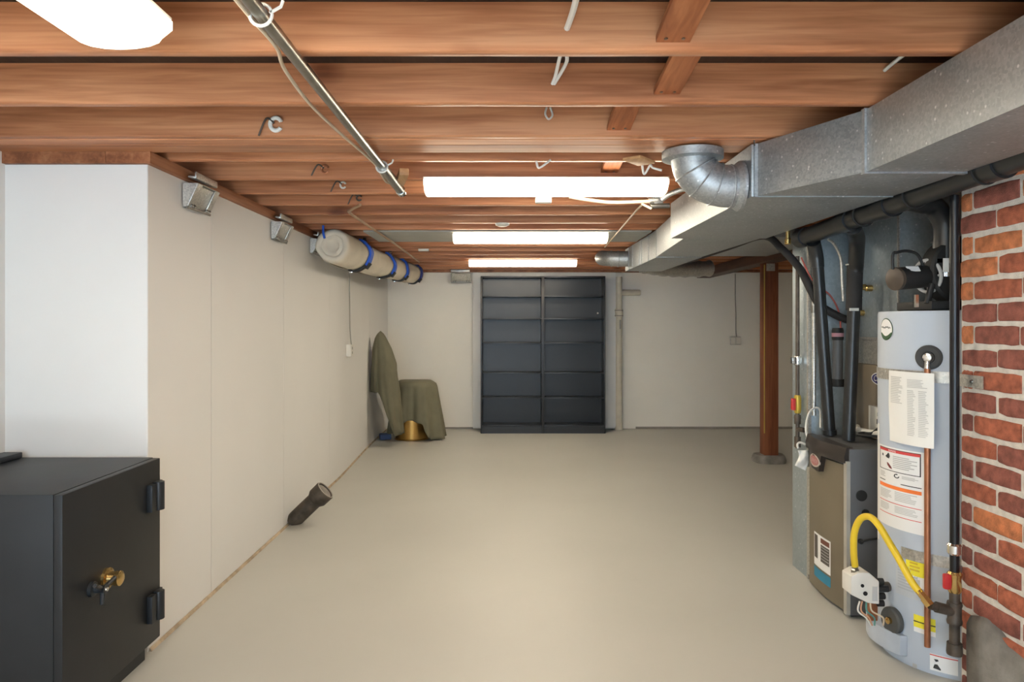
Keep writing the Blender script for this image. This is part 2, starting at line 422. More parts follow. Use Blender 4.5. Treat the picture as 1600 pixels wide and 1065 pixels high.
lamp('largest crosswise fluorescent light, beside the round elbow duct', (.192, 3.705), 1.22, .25, ZJ-.001, 2.056)
lamp('middle crosswise fluorescent light, mounted on the pale grey board', (.18, 5.775), 1.22, .25, 2.1165, 2.044)
lamp('added crosswise fluorescent light over the camera, unseen above the frame', (.18, .64), 1.22, .25, ZJ-.001, 2.056)  # added fixture, never in view; brightens the near joists and room
lamp('farthest crosswise fluorescent light, in front of the dark bookcases', (.172, 8.235), 1.22, .25, ZJ-.001, 2.056)

# ------------------------------------------------------------------ bookcases
def bookcase(x0, label):
    W, D, H, Y = .80, .262, 2.02, 9.282
    t = thing('bookcase', label, 'bookcase', (x0+W/2, Y+D/2, 0), 'dark bookcases against the back wall')
    for x in (x0, x0+W-.018): MB().box(x, x+.018, Y, Y+D, 0, H).build('side_panel', M_slate, t, bevel=.0012)
    MB().box(x0+.018, x0+W-.018, Y, Y+D, H-.018, H).build('top_panel', M_slate, t, bevel=.001)
    MB().box(x0+.018, x0+W-.018, Y+D-.006, Y+D, .08, H-.018).build('back_panel', M_slate, t)
    for y in (462.6, 497.8, 535.7, 582.8, 622):
        z = EYE+(CY-y)*Y/F
        MB().box(x0+.0185, x0+W-.0185, Y+.012, Y+D-.008, z-.009, z+.009).build('shelf', M_slate, t, bevel=.001)
    MB().box(x0+.018, x0+W-.018, Y, Y+D-.008, .092, .110).build('bottom_panel', M_slate, t, bevel=.001)
    MB().box(x0+.018, x0+W-.018, Y+.004, Y+.02, 0, .09).build('kick_plate', M_slate, t)
    return t, Y, D
bookcase(-.345, 'tall dark slate bookcase with empty shelves, nearer the draped stool')
t2, Yb, Db = bookcase(.456, 'tall dark slate bookcase with empty shelves, beside the cream drain pipe')
MB().lathe([(.012, 0), (.012, .006), (.004, .009)], at(934, 489, Yb+Db-.007)+Vector((0,.001,0)), (0,-1,0), 16).build('round_sticker', M_white, t2)
# white board surround behind them
struct(MB().box(-.46, 1.44, 9.60, YB, .025, 2.09).build('trim_4', M_wall, bevel=.004))

# ------------------------------------------------------------------ safe
XS, YS0, YS1, ZS0, ZS1 = -1.462, 2.374, 3.045, .085, .838
t = thing('safe', 'black steel floor safe with brass dial against the white wall', 'safe', (-1.79, 2.71, 0))
MB().box(-2.115, XS-.03, YS0, YS1, ZS0, ZS1).build('body', M_safe, t, bevel=.003)
MB().box(-2.08, XS-.05, YS0+.04, YS1-.03, 0, ZS0+.001).build('plinth', M_safeh, t)
d = MB().box(XS-.0298, XS, YS0+.001, YS1-.001, ZS0+.002, ZS1-.002).build('door', M_safe, t, bevel=.004)
def face(px, py):           # point on the door plane
    Y = F*XS/(px-CX); return Vector((XS, Y, EYE+(CY-py)*Y/F))
for y in (773, 943):
    p = face(243, y)
    b = MB(); b.box(XS, XS+.022, YS1-.115, YS1-.075, p.z-.055, p.z+.055)
    b.lathe([(.022, -.058), (.022, .058)], (XS+.016, YS1-.045, p.z), (0,0,1), 20)
    b.box(XS-.02, XS+.008, YS1-.055, YS1+.004, p.z-.055, p.z+.055)
    b.build('hinge', M_safeh, t, bevel=.002)
p = face(166, 903)
k = MB().lathe([(.038, 0), (.038, .010), (.026, .014), (.022, .034), (.027, .036), (.027, .052), (.018, .058)], p, (1,0,0), 28).build('dial', M_brass, d)
p = face(142, 920)
b = MB().lathe([(.026, 0), (.026, .012), (.014, .016), (.014, .05), (.018, .054)], p, (1,0,0), 20)
for a in (20, 140, 260):
    a = math.radians(a); b.tube([p+Vector((.042,0,0)), p+Vector((.046, math.cos(a)*.075, math.sin(a)*.05))], [.009, .007], 10)
b.build('handle', M_safeh, d)
MB().lathe([(.008, 0), (.007, .006)], p+Vector((.053,0,0)), (1,0,0), 14).build('hub_cap', M_chrome, d)
o = MB().box(-2.115, -2.035, 2.62, 3.035, .8385, .862).build('black_folder', M_safeh, bevel=.004)
tag(o, 'thin dark slab lying on the far corner of the safe', 'folder')

# ------------------------------------------------------------------ cast iron stub pipe
t = thing('cast_iron_pipe', 'stubby dark cast iron drain pipe leaning out of the left wall base', 'pipe', (-1.48, 5.08, 0))
a0 = Vector((-1.478, 5.08, .045)); dv = Vector((.205, .0, .195)).normalized()
MB().lathe([(.053, -.05), (.056, 0), (.056, .20)], a0, dv, 28).build('barrel', M_cast, t)
hub = MB().lathe([(.058, .17), (.072, .195), (.074, .27), (.070, .275), (.062, .275), (.060, .262), (.002, .262)], a0, dv, 28).build('bell_end', M_cast, t)
MB().lathe([(.058, .262), (.056, .268), (.010, .269)], a0, dv, 24).build('cleanout_plug', mat('plug_grey', (.25,.23,.20), .5, .3, var=.2, scale=20), hub)
MB().torus(a0+dv*.2755, dv, .067, .0035, 28, 6).build('rim', mat('rim_pale', (.45,.41,.35), .5, .3), hub)

# ------------------------------------------------------------------ brackets on the walls
def bracket(label, x, y, z, rot=0.):
    t = thing('mounting_bracket', label, 'bracket', (x, y, z), 'folded steel brackets')
    # local frame: the wall face is the plane x=0, width runs along y
    V = lambda px, py, pz: (x+px, y+py, z+pz)
    tx = lambda v: .064-.050*v          # tilted flap: stands off at the top, meets the wall at the bottom
    H = .105
    def slab(y0, y1, v0, v1, o0, o1):
        return MB().hexa([V(tx(v)+o0, q, -.008-H*v) for q, v in ((y0, v0), (y1, v0), (y1, v1), (y0, v1))],
                         [V(tx(v)+o1, q, -.008-H*v) for q, v in ((y0, v0), (y1, v0), (y1, v1), (y0, v1))])
    MB().box(x+.001, x+.004, y-.11, y+.11, z-.115, z).build('back_plate', M_galvb, t)
    slab(-.125, .125, 0, 1, 0, .003).build('flap', M_galvb, t, bevel=.001)
    for a, b_ in ((-.128, -.075), (.075, .128)):
        slab(a, b_, -.02, 1.0, .0035, .012).build('side_channel', M_galvb, t, bevel=.003)
    slab(-.128, .128, -.05, .03, .0035, .010).build('top_lip', M_steel, t, bevel=.002)
    for e in (-.131, .128):
        MB().hexa([V(.005, e, -.004), V(tx(0)+.010, e, -.004), V(tx(1)+.010, e, -.008-H), V(.005, e, -.008-H)],
                  [V(.005, e+.003, -.004), V(tx(0)+.010, e+.003, -.004), V(tx(1)+.010, e+.003, -.008-H), V(.005, e+.003, -.008-H)]).build('end_plate', M_galvb, t)
    MB().tube([V(.024, -.132, -.116), V(.024, .132, -.116)], .006, 10).build('pin', M_steel, t)
    for q in (-.10, -.07, .075, .105):
        MB().lathe([(.009, 0), (.009, .012), (.004, .015)], V(.026, q, -.108), (1, 0, .3), 10).build('bolt', M_steel, t)
    b = MB()
    b.loft([[V(.030, q, .022), V(.066, q, .016), V(.070, q, .020), V(.070, q, .048), V(.064, q, .048), V(.062, q, .028), V(.034, q, .030), V(.030, q, .026)] for q in (-.135, .115)])
    b.build('top_channel', M_galvb, t, bevel=.002)
    if rot: t.rotation_euler.z = rot
    return t
bracket('largest folded steel bracket at the wall top, nearest the safe', -1.531, 3.53, 2.066)
bracket('folded steel bracket at the wall top, second from the safe', -1.531, 4.80, 2.066)
bracket('small folded steel bracket at the wall top, beside the canvas roll end', -1.531, 5.72, 2.066)
bk = bracket('folded steel bracket on the back wall above the left bookcase side', -.615, YB-.095, 2.075, rot=-math.pi/2)

# ------------------------------------------------------------------ canvas roll with straps
def axis(Y):
    u = (Y-5.5)/(9.3-5.5)
    return Vector((-1.335+.0377*(Y-5.55), Y, 1.998+.045*u - .022*math.sin(math.pi*u)))
def rad(Y):
    u = (Y-5.5)/(9.3-5.5); r = .132-.016*u
    for ys in (6.22, 7.32, 8.1, 9.1): r -= .010*math.exp(-((Y-ys)/.10)**2)
    return r
def rollpt(Y, a, k=1.0, add=0.):
    c = axis(Y); r = rad(Y)*k+add
    w = 1+.03*math.sin(3*a+Y*2.1)+.015*math.sin(7*a-Y*5)
    return c+Vector((math.cos(a)*r*w, 0, math.sin(a)*r*w))
t = thing('canvas_roll', 'long beige rolled canvas slung under the joists by blue straps', 'canvas', axis(7.4)-Vector((0,0,.13)))
N = 40; rings = []
for k, dy in ((.02, .030), (.35, .026), (.42, .012), (.62, .018), (.68, .004), (.85, .006), (.95, .015), (1., .05)):
    rings.append([rollpt(5.5+dy, 2*math.pi*i/N, k) for i in range(N)])
for j in range(1, 60):
    Y = 5.55+(9.28-5.55)*j/60; rings.append([rollpt(Y, 2*math.pi*i/N) for i in range(N)])
for k, dy in ((1, 9.28), (.9, 9.30), (.02, 9.305)): rings.append([rollpt(dy, 2*math.pi*i/N, k) for i in range(N)])
MB().loft(rings).build('rolled_cloth', M_canvas, t, sharp=70)
b = MB()     # loose edge flap under the roll
rings = []
for j in range(30):
    Y = 5.62+3.2*j/29; a0_ = -1.9+.15*math.sin(j*.5)
    rings.append([rollpt(Y, a0_-.55*i/6, 1.0, .004+.010*(i/6)**2+.004*math.sin(j*.9)) for i in range(7)])
b.loft(rings, False, False)
fl = b.build('loose_edge', M_canvas, t)
sl = fl.modifiers.new('thick', 'SOLIDIFY'); sl.thickness = .003
for Y, lab in ((6.22, 'blue and black strap around the near end of the canvas roll'), (7.32, 'blue and black strap second from the near end of the canvas roll'),
               (8.10, 'blue and black strap third from the near end of the canvas roll'), (9.10, 'dark blue strap around the far end of the canvas roll')):
    s = thing('hanging_strap', lab, 'strap', axis(Y)-Vector((0,0,.14)), 'straps holding the canvas roll')
    def band(a0, a1, add0, add1, w, n=24):
        b = MB(); rings = []
        for i in range(n+1):
            a = a0+(a1-a0)*i/n
            rings.append([rollpt(Y-w, a, 1, add0), rollpt(Y+w, a, 1, add0), rollpt(Y+w, a, 1, add1), rollpt(Y-w, a, 1, add1)])
        return b.loft(rings)
    R_ = math.radians
    dark = Y > 9
    band(R_(-42), R_(72), .006, .026, .045).build('blue_webbing', M_bluew if not dark else mat('dark_blue_webbing', (.012,.02,.16), .6), s)
    band(R_(-112), R_(-40), .006, .022, .04).build('black_webbing', M_blk, s)
    band(R_(72), R_(245), .006, .011, .03).build('rear_webbing', M_blk, s)
    bu = MB(); bu.obox(rollpt(Y, R_(-40), 1, .030), (.06, .09, .016), Euler((0, R_(128), 0)).to_matrix()); bu.build('buckle', M_blk, s, bevel=.003)
    p = rollpt(Y, R_(-104), 1, .028); MB().obox(p, (.03, .03, .012), Euler((0, R_(170), 0)).to_matrix()).build('end_clip', M_chrome, s, bevel=.003)
    p = rollpt(Y, R_(60), 1, .022)
    top = Vector((p.x+.01, p.y, ZJ-.004))
    h = MB().tube(spline([p, p+Vector((.012, 0, .02)), top]), .013, 10); h.build('hook_strap', M_blk, s)
    hk = MB(); hk.torus((top.x, top.y, ZJ-.024), (0,1,0), .018, .005, 18, 8); hk.lathe([(.013, 0), (.013, .011)], (top.x, top.y, ZJ-.0095-.0015), (0,0,1), 14)
    hk.build('carabiner', M_chrome, s)
o = MB().tube(spline([at(505, 352, 5.48), at(505, 362, 5.48), at(507, 372, 5.50)]), .009, 8).build('strap_tail', M_bluew)
tag(o, 'short blue strap end sticking up at the near canvas roll end', 'strap')

# ------------------------------------------------------------------ draped stool
YD = 8.87
YH = 8.36
def hx(px): return (px-CX)*YH/F
def hz(py): return EYE+(CY-py)*YH/F
def dx(px): return (px-CX)*YD/F
def dz(py): return EYE+(CY-py)*YD/F
sx = dx(649)
t = thing('stool', 'stool with round brass drum base under the olive cloth', 'stool', (sx, YD, 0))
MB().lathe([(.205, 0), (.215, .004), (.215, .012), (.205, .018), (.205, .40), (.19, .41)], (dx(644), YD, 0), (0,0,1), 48).build('base', M_gold, t)
MB().lathe([(.02, .41), (.10, .44), (.215, .50), (.225, .60), (.22, dz(598)), (.02, dz(597))], (sx, YD, 0), (0,0,1), 40).build('seat', M_safeh, t)
MB().hexa([(dx(612), YD-.40, .50), (dx(618), YD-.40, .50), (dx(618), YD+.10, .50), (dx(612), YD+.10, .50)],
          [(hx(592), YH-.03, 1.27), (hx(596), YH-.03, 1.27), (hx(596), YH+.06, 1.27), (hx(592), YH+.06, 1.27)]).build('backrest', M_safeh, t, bevel=.01)
b = MB()
# skirt over the seat
N = 96; ztop = dz(594.5)
def hem(a):
    # a=0 faces +x, -pi/2 faces the camera
    deg = math.degrees(a) % 360
    keys = [(0, .03), (314, .03), (300, .07), (291, .23), (262, .27), (244, .22), (230, .09), (180, .10), (90, .06)]
    keys = sorted(keys); keys = [(keys[-1][0]-360, keys[-1][1])]+keys+[(keys[0][0]+360, keys[0][1])]
    for (d0, h0), (d1, h1) in zip(keys, keys[1:]):
        if d0 <= deg <= d1:
            u = (deg-d0)/(d1-d0); u = u*u*(3-2*u); return h0+(h1-h0)*u
    return .1
rings = []
for k in (.02, .3, .6, .85): rings.append([(sx+math.cos(a)*.232*k, YD+math.sin(a)*.232*k, ztop+.003*math.sin(3*a)*k) for a in [2*math.pi*i/N for i in range(N)]])
for j in range(1, 25):
    u = j/24; ring = []
    for i in range(N):
        a = 2*math.pi*i/N; z = ztop-.012*min(1, j/2) + (hem(a)-ztop)*u
        fl_ = (ztop-z)/ztop
        r = .236+.012*min(1, j/2)+.075*fl_ + (.075*abs(math.sin(4*a+.45*math.sin(2*a)))-.035)*fl_**.8*1.25 + .016*fl_*math.sin(19*a+2)
        r *= 1+.02*math.cos(a)
        ring.append((sx+math.cos(a)*r, YD+math.sin(a)*r*.95, max(z, .006)))
    rings.append(ring)
b.loft(rings, True, False)
# hood over the backrest
outl = [(518, 592, 597), (528, 586, 603), (545, 581.5, 611), (569, 580.5, 618), (582, 579.5, 617), (597, 578.5, 620), (612, 578, 622), (645, 588, 624), (680, 600, 628)]
def lr(y):
    for (y0, a0_, b0_), (y1, a1_, b1_) in zip(outl, outl[1:]):
        if y <= y1: 
            u = (y-y0)/(y1-y0); return a0_+(a1_-a0_)*u, b0_+(b1_-b0_)*u
    return outl[-1][1:]
N = 72; rings = []
for j in range(0, 33):
    u = j/32; ring = []
    for i in range(N):
        a = 2*math.pi*i/N
        cs = math.cos(a)
        left = .5-.5*cs                       # 1 at the wall side
        yh = 679-(67)*min(1, max(0, (left-.35)/.3))
        if math.sin(a) > .2: yh = min(yh, 640)
        y = 517.2+(yh-517.2)*u
        l, r_ = lr(max(518, y)); c = hx((l+r_)/2); hw = (hx(r_)-hx(l))/2
        t0 = min(1, max(.0, (y-517.2)/4.)); t0 = math.sqrt(t0)
        dep = .05+.15*min(1, (y-517)/60)
        w = 1+.16*math.sin(5*a+1.0)*u+.09*math.sin(11*a+.5)*u
        yy = YH+.10*u+math.sin(a)*dep*t0*w
        xx = c+cs*hw*t0*(1+.10*math.sin(9*a)*u)
        ring.append((max(xx, lx(yy)+.012), yy, hz(y)))
    rings.append(ring)
b.loft(rings, True, False)
cl = b.build('olive_cloth', M_olive, None, (sx, YD, 0), sharp=80)
tag(cl, 'olive green cloth draped over the stool and its backrest', 'cloth')
m_ = cl.modifiers.new('thick', 'SOLIDIFY'); m_.thickness = .004; m_.offset = 1
o = MB().obox((dx(603), YD-.05, .035), (.14, .14, .07), Euler((0,0,.3)).to_matrix()).build('blue_bag', mat('blue_bag', (.05,.09,.22), .7, bump=.3), bevel=.02)
tag(o, 'small blue bundle on the floor behind the draped stool', 'bag')

# ------------------------------------------------------------------ outlets and the drain pipe at the back
def outlet(label, loc, nrm, w, h, d, wire, mw=.0055, wm=None):
    t = thing('outlet_box', label, 'outlet', loc)
    L = Vector(loc)
    if nrm == 'x':
        MB().box(L.x, L.x+d, L.y-w/2, L.y+w/2, L.z-h/2, L.z+h/2).build('box', M_galvb if wm else M_white, t, bevel=.004)
        MB().box(L.x+d, L.x+d+.006, L.y-w*.46, L.y+w*.46, L.z-h*.47, L.z+h*.47).build('cover_plate', M_white, t, bevel=.002)
        s = MB()
        for k in (-.022, .022): s.box(L.x+d+.006, L.x+d+.008, L.y-.014, L.y+.014, L.z+k-.012, L.z+k+.012)
        s.build('socket', M_grcab, t)
    else:
        MB().box(L.x-w/2, L.x+w/2, L.y-d, L.y, L.z-h/2, L.z+h/2).build('box', M_galvb, t, bevel=.004)
        for k in (-.25, .25): MB().box(L.x+w*k-.032, L.x+w*k+.032, L.y-d-.005, L.y-d, L.z-h*.42, L.z+h*.42).build('cover_plate', M_white, t, bevel=.002)
    MB().tube(spline(wire, 5), mw, 8).build('conduit', M_grcab, t)
Y0 = 7.0
outlet('small white outlet box on the left wall under the canvas roll', (lx(6.98)+.001, 6.98, at(545, 547, 7.0).z), 'x', .11, .115, .042,
       [(-1.508, 6.98, at(545,538,7).z), (-1.516, 6.96, at(0,516,7).z), (-1.52, 6.96, at(0,470,7).z), (-1.52, 6.95, at(0,420,7).z), (-1.50, 6.93, 2.06)])
pb = at(1148, 532, YB-.002)
outlet('double outlet box low on the back wall under its conduit', pb, 'y', .135, .11, .045,
       [pb+Vector((.015,-.025,.055)), pb+Vector((.012,-.012,.15)), pb+Vector((.012,-.008,.4)), pb+Vector((.005,-.008,.62)), (pb.x+.005, YB-.009, 2.08)])
# cream drain
t = thing('drain_pipe', 'cream painted drain pipe standing beside the dark bookcases', 'pipe', (1.478, 9.60, 0))
PX = 1.478
MB().lathe([(.052, 0), (.052, .04), (.046, .05), (.046, 1.43)], (PX, 9.62, 0), (0,0,1), 24).build('lower_pipe', M_drain, t)
MB().lathe([(.044, 1.42), (.044, 2.03)], (PX, 9.62, 0), (0,0,1), 24).build('upper_pipe', M_drain, t)
MB().lathe([(.052, 1.50), (.056, 1.505), (.056, 1.60), (.052, 1.605)], (PX, 9.62, 0), (0,0,1), 24).build('coupling', M_drain, t)
b = MB().torus((PX, 9.62, 1.585), (0,0,1), .056, .005, 24, 6).torus((PX, 9.62, 1.515), (0,0,1), .056, .005, 24, 6)
b.build('band_clamp', M_steel, t)
MB().obox((PX+.012, 9.562, 1.40), (.02, .016, .12)).build('cleanout_strap', M_grcab, t, bevel=.003)
MB().tube([(PX+.03, 9.64, at(0,457,9.64).z), (PX+.28, 9.64, at(0,457,9.64).z+.0), (PX+.295, 9.64, at(0,457,9.64).z)], [.040, .040, .03], 20).build('branch', M_drain, t)

# ------------------------------------------------------------------ post and beam
t = thing('wood_post', 'square reddish wooden post standing on a rough concrete pad', 'post', (2.665, 7.37, 0))
MB().box(2.595, 2.735, 7.30, 7.44, .075, 2.02).build('timber', M_post, t, bevel=.004)
MB().box(2.588, 2.597, 7.296, 7.303, .30, 2.0).build('yellow_tape', mat('yellow_paint', (.55,.40,.08), .6), t)
b = MB()
rings = []
for k, z in ((1.0, 0), (1.02, .03), (.96, .06), (.90, .078)):
    rings.append([(2.665+math.cos(a)*.155*k*(1+.12*abs(math.sin(2*a)))*(1+.04*math.sin(5*a)), 7.37+math.sin(a)*.14*k*(1+.12*abs(math.sin(2*a))), z) for a in [2*math.pi*i/24 for i in range(24)]])
b.loft(rings).build('concrete_pad', M_conc, t, sharp=60)
MB().obox((2.655, 7.296, 1.975), (.085, .006, .075)).build('steel_cleat', M_galvb, t)
o = MB().box(2.545, 2.72, 3.95+.30, YB-.001, 2.021, 2.129).build('support_beam', M_beam, bevel=.004)
tag(o, 'dark wooden beam carried by the square wooden post', 'beam')
# ------------------------------------------------------------------ ducts
t = thing('metal_duct', 'long galvanised metal duct running under the joists', 'duct', (1.3, 4.5, 1.91))
DZ0, DZ1, XR = 1.911, 2.122, 1.545
def dbox(x0a, x0b, ya, yb, xra=XR, xrb=XR, z0a=DZ0, z0b=DZ0, z1=DZ1):
    return MB().hexa([(x0a, ya, z0a), (xra, ya, z0a), (xra, ya, z1), (x0a, ya, z1)], [(x0b, yb, z0b), (xrb, yb, z0b), (xrb, yb, z1), (x0b, yb, z1)])
dbox(1.21, 1.21, -2.6, 2.447).build('straight_section', M_galv, t, bevel=.0015)
dbox(1.205, 1.0, 2.452, 2.905).build('flared_section', M_galv, t, bevel=.0015)
dbox(.982, .977, 2.91, 4.33).build('wide_section', M_galv, t, bevel=.0015)
dbox(1.06, 1.14, 4.335, 5.54, XR-.02, 1.49, DZ0+.004, DZ0+.004).build('narrow_section', M_galv, t, bevel=.0015)
dbox(1.14, 1.14, 5.545, 7.0, 1.49, 1.49).build('far_section', M_galv, t, bevel=.0015)
b = MB()
for y in (2.4495, ):
    b.hexa([(1.203, y-.012, DZ0-.006), (XR+.006, y-.012, DZ0-.006), (XR+.006, y-.012, DZ1+.004), (1.203, y-.012, DZ1+.004)],
           [(1.203, y+.012, DZ0-.006), (XR+.006, y+.012, DZ0-.006), (XR+.006, y+.012, DZ1+.004), (1.203, y+.012, DZ1+.004)])
b.build('seam', M_galv, t)
MB().box(.990, 1.006, 2.898, 2.912, DZ0-.003, DZ1).build('seam', M_galv, t)
MB().box(.990, XR+.002, 2.900, 2.910, DZ0-.003, DZ0+.002).build('seam', M_galvd, t)
for y in (5.54, 5.85, 6.15, 6.25, 6.6, 6.8):
    MB().box(1.1365, 1.142, y-.006, y+.006, DZ0-.003, DZ1).build('seam', M_galv, t)
MB().tube([at(1179, 228, 2.88), at(1177, 190, 2.86)], .003, 6).build('hanger_wire', M_iron, t)
# round elbow going up
t = thing('vent_elbow', 'shiny round galvanised elbow rising from the main duct', 'duct', (.78, 3.03, 1.9))
yc, zc = 3.03, 1.975
path, rr = [], []
segs = [(.978, zc), (.93, zc)]
for k in range(1, 17):
    a = math.pi/2*k/16; segs.append((.93-.155*math.sin(a), zc+.112*(1-math.cos(a))))
segs.append((.775, zc+.122))
pts = [Vector((x, yc, z)) for x, z in segs]
bo = MB().tube(pts, [.088]*len(pts), 36)
bo.build('elbow', M_galv, t, sharp=50)
for i in (1, 5, 9, 13):
    if i < len(pts)-1:
        d_ = (pts[i+1]-pts[i-1]).normalized(); MB().torus(pts[i], d_, .089, .004, 36, 6).build('seam', M_galv, t)
MB().lathe([(.098, 0), (.126, .004), (.126, .036), (.112, .040)], (pts[-1].x, yc, 2.084), (0,0,1), 40).build('top_collar', M_galv, t)
MB().lathe([(.104, 0), (.104, .012), (.090, .03)], (.9765, yc, zc), (-1,0,0), 36).build('duct_collar', M_galv, t)
# far round take-off
t = thing('round_duct', 'short round duct leaving the far end of the main duct', 'duct', (1.04, 6.92, 1.93))
b = MB().tube(spline([(1.139, 6.86, 2.02), (1.06, 6.87, 2.02), (.985, 6.90, 2.025), (.945, 6.98, 2.035), (.93, 7.10, 2.05)], 5), .073, 28)
b.build('bent_pipe', M_galv, t, sharp=50)
for q, d_ in (((1.05, 6.87, 2.02), (1,0,0)), ((.99, 6.90, 2.025), (1,-.3,0))): MB().torus(q, d_, .075, .004, 28, 6).build('seam', M_galv, t)
o = MB().box(1.495, 2.53, 5.5, 7.05, 2.062, 2.126).build('branch_duct', M_galv, bevel=.002)
tag(o, 'flat pale branch duct beside the dark beam', 'duct')
# crumpled flexible duct beyond
o = MB().tube(spline([(1.35, 7.2, 1.995), (1.6, 7.5, 1.985), (1.9, 7.75, 1.99), (2.2, 7.9, 2.01)], 6), [.085+.008*math.sin(i*2.2) for i in range(19)], 24).build('flexible_duct', M_galvb)
tag(o, 'crumpled silver flexible duct behind the end of the main duct', 'duct')

# ------------------------------------------------------------------ black vent pipe
PXH = 1.60
def pz(Y): return 1.945-.0335*(Y-1.55)
t = thing('vent_pipe', 'thick black plastic vent pipe running beside the metal duct', 'pipe', (PXH, 2.6, 1.8))
MB().tube([(PXH, -2.6, pz(-2.6)-.09), (PXH, 1.0, pz(1.0)), (PXH, 2.6, pz(2.6)), (PXH, 3.955, pz(3.955))], .0445, 28).build('main_run', M_abs, t)
for y, w in ((2.36, .035), (3.05, .05), (3.40, .05), (3.905, .045)):
    MB().lathe([(.046, -w), (.052, -w), (.052, w), (.046, w)], (PXH, y, pz(y)), (0,1,0), 28).build('coupling', M_abs, t)
# hangers that tie it to the joists
for y in (2.42, 2.84, 3.25):
    b = MB().torus((PXH, y, pz(y)), (0,1,0), .050, .004, 28, 6)
    b.box(PXH-.012, PXH+.012, y-.003, y+.003, pz(y)+.05, 2.128)
    b.build('hanger', M_blk, t)
# heater branch
hvx, hvy = 1.795, 2.965
MB().tube(spline([(PXH, 2.90, pz(2.9)), (PXH+.07, 2.92, pz(2.9)-.012), (1.73, 2.945, pz(2.9)-.02), (1.785, 2.96, 1.82), (hvx, hvy, 1.74), (hvx, hvy, 1.70)], 6), .043, 24).build('heater_branch', M_abs, t)
MB().lathe([(.036, 1.605), (.036, 1.62), (.046, 1.625), (.046, 1.74)], (hvx, hvy, 0), (0,0,1), 24).build('heater_riser', M_abs, t)
for z in (1.655, 1.600):
    q = MB().lathe([(.047, z-.012), (.051, z-.009), (.051, z+.009), (.047, z+.012)], (hvx, hvy, 0), (0,0,1), 24).build('hose_clamp', M_chrome, t)
    MB().obox((hvx-.045, hvy-.03, z), (.03, .02, .022)).build('clamp_screw', M_brass, q, bevel=.003)

# furnace vent pipes
t = thing('furnace_vent_pipe', 'black plastic pipe down to the furnace, nearer the galvanised plenum', 'pipe', (1.711, 3.84, .80))
MB().tube(spline([(PXH+.012, 3.81, pz(3.8)-.040), (1.622, 3.822, pz(3.8)-.06), (1.640, 3.838, 1.755), (1.645, 3.84, 1.70)], 6), .035, 22).build('elbow', M_abs, t)
MB().tube([(1.645, 3.84, 1.74), (1.711, 3.84, .812)], .030, 22).build('pipe', M_abs, t)
MB().tube([(1.7095, 3.84, .838), (1.711, 3.84, .812)], .036, 22).build('socket', M_abs, t)
t = thing('furnace_vent_pipe', 'insulated black pipe down to the furnace, nearer the water heater', 'pipe', (1.726, 3.66, .80))
MB().tube(spline([(PXH+.022, 3.39, pz(3.36)-.030), (1.645, 3.43, pz(3.36)-.04), (1.70, 3.52, pz(3.36)-.075), (1.75, 3.63, 1.72), (1.759, 3.66, 1.66), (1.757, 3.66, 1.62)], 7), .037, 22).build('elbow', M_abs, t)
MB().tube([(1.759, 3.66, 1.70), (1.752, 3.66, 1.47)], .038, 22).build('foam_sleeve', M_foam, t)
MB().tube([(1.753, 3.66, 1.50), (1.726, 3.66, .812)], .031, 22).build('pipe', M_abs, t)
MB().obox((1.735, 3.620, 1.472), (.045, .006, .014)).build('white_tag', M_white, t)
MB().torus((1.757, 3.66, 1.70), (0,0,1), .040, .004, 24, 6).build('tie', M_white, t)

# ------------------------------------------------------------------ furnace
FX, FY0, FY1, FZ = 1.616, 3.44, 3.895, .805
t = thing('furnace', 'taupe and grey gas furnace beside the water heater', 'furnace', (1.95, 3.67, 0))
MB().box(FX+.012, 2.35, FY0, FY1, .012, FZ-.002).build('cabinet', M_fslate, t, bevel=.003)
MB().box(FX+.03, 2.33, FY0+.02, FY1-.02, 0, .013).build('base', M_blk, t)
dr = MB()
rows = []
for k in range(13):
    u = k/12; y = FY0+.03+(FY1-FY0-.03)*u
    x = FX+.010-.020*math.sin(math.pi*u)
    rows.append([(x, y, .02), (x, y, FZ-.085), (FX+.013, y, FZ-.085), (FX+.013, y, .02)])
dr = dr.loft(rows).build('front_door', M_tan, t)
MB().box(FX-.004, FX+.014, FY0-.002, FY0+.028, .015, FZ-.06).build('corner_rail', mat('pale_rail', (.50,.48,.43), .4, .4), t)
# dark handle trim with the oval badge
b = MB()
rows = []
for k in range(17):
    u = k/16; y = FY0+.01+(FY1-FY0-.005)*u
    x = FX-.006-.030*math.sin(math.pi*min(1, u*1.05))
    zl = FZ-.082+ (.0 if u < .42 or u > .80 else -.0)
    drop = 0.
    if .45 <= u <= .86: drop = .085*min(1, (u-.45)/.05, (.86-u)/.10 if u > .76 else 1)
    rows.append([(x, y, FZ-.070-drop), (x-.004, y, FZ-.04), (x+.008, y, FZ+.004), (FX+.03, y, FZ+.006), (FX+.02, y, FZ-.070-drop)])
tr = b.loft(rows).build('top_trim', M_trim, t)
def fpt(y, z, off=0.): 
    u = (y-FY0-.01)/(FY1-FY0-.005); return (FX-.006-.030*math.sin(math.pi*min(1, max(0, u)*1.05))-off, y, z)
yb_, zb_ = FY0+.29, FZ-.108
def oval(a, b_, off, n=32, yc=yb_, zc=zb_): return [fpt(yc+math.cos(q)*a, zc+math.sin(q)*b_, off) for q in [2*math.pi*i/n for i in range(n)]]
bd = MB().loft([oval(.072, .032, -.004), oval(.072, .032, .003)]).build('badge', mat('badge_pale', (.55,.48,.42), .4), tr)
MB().loft([oval(.060, .024, -.002), oval(.060, .024, .004)]).build('badge_face', mat('badge_red', (.42,.16,.15), .4), bd)
text_obj('LENNOX', 'lettering', mat('badge_text', (.62,.42,.40), .5), lambda u, v: fpt(yb_-u, zb_+v, .0055), .026, bd, .2)
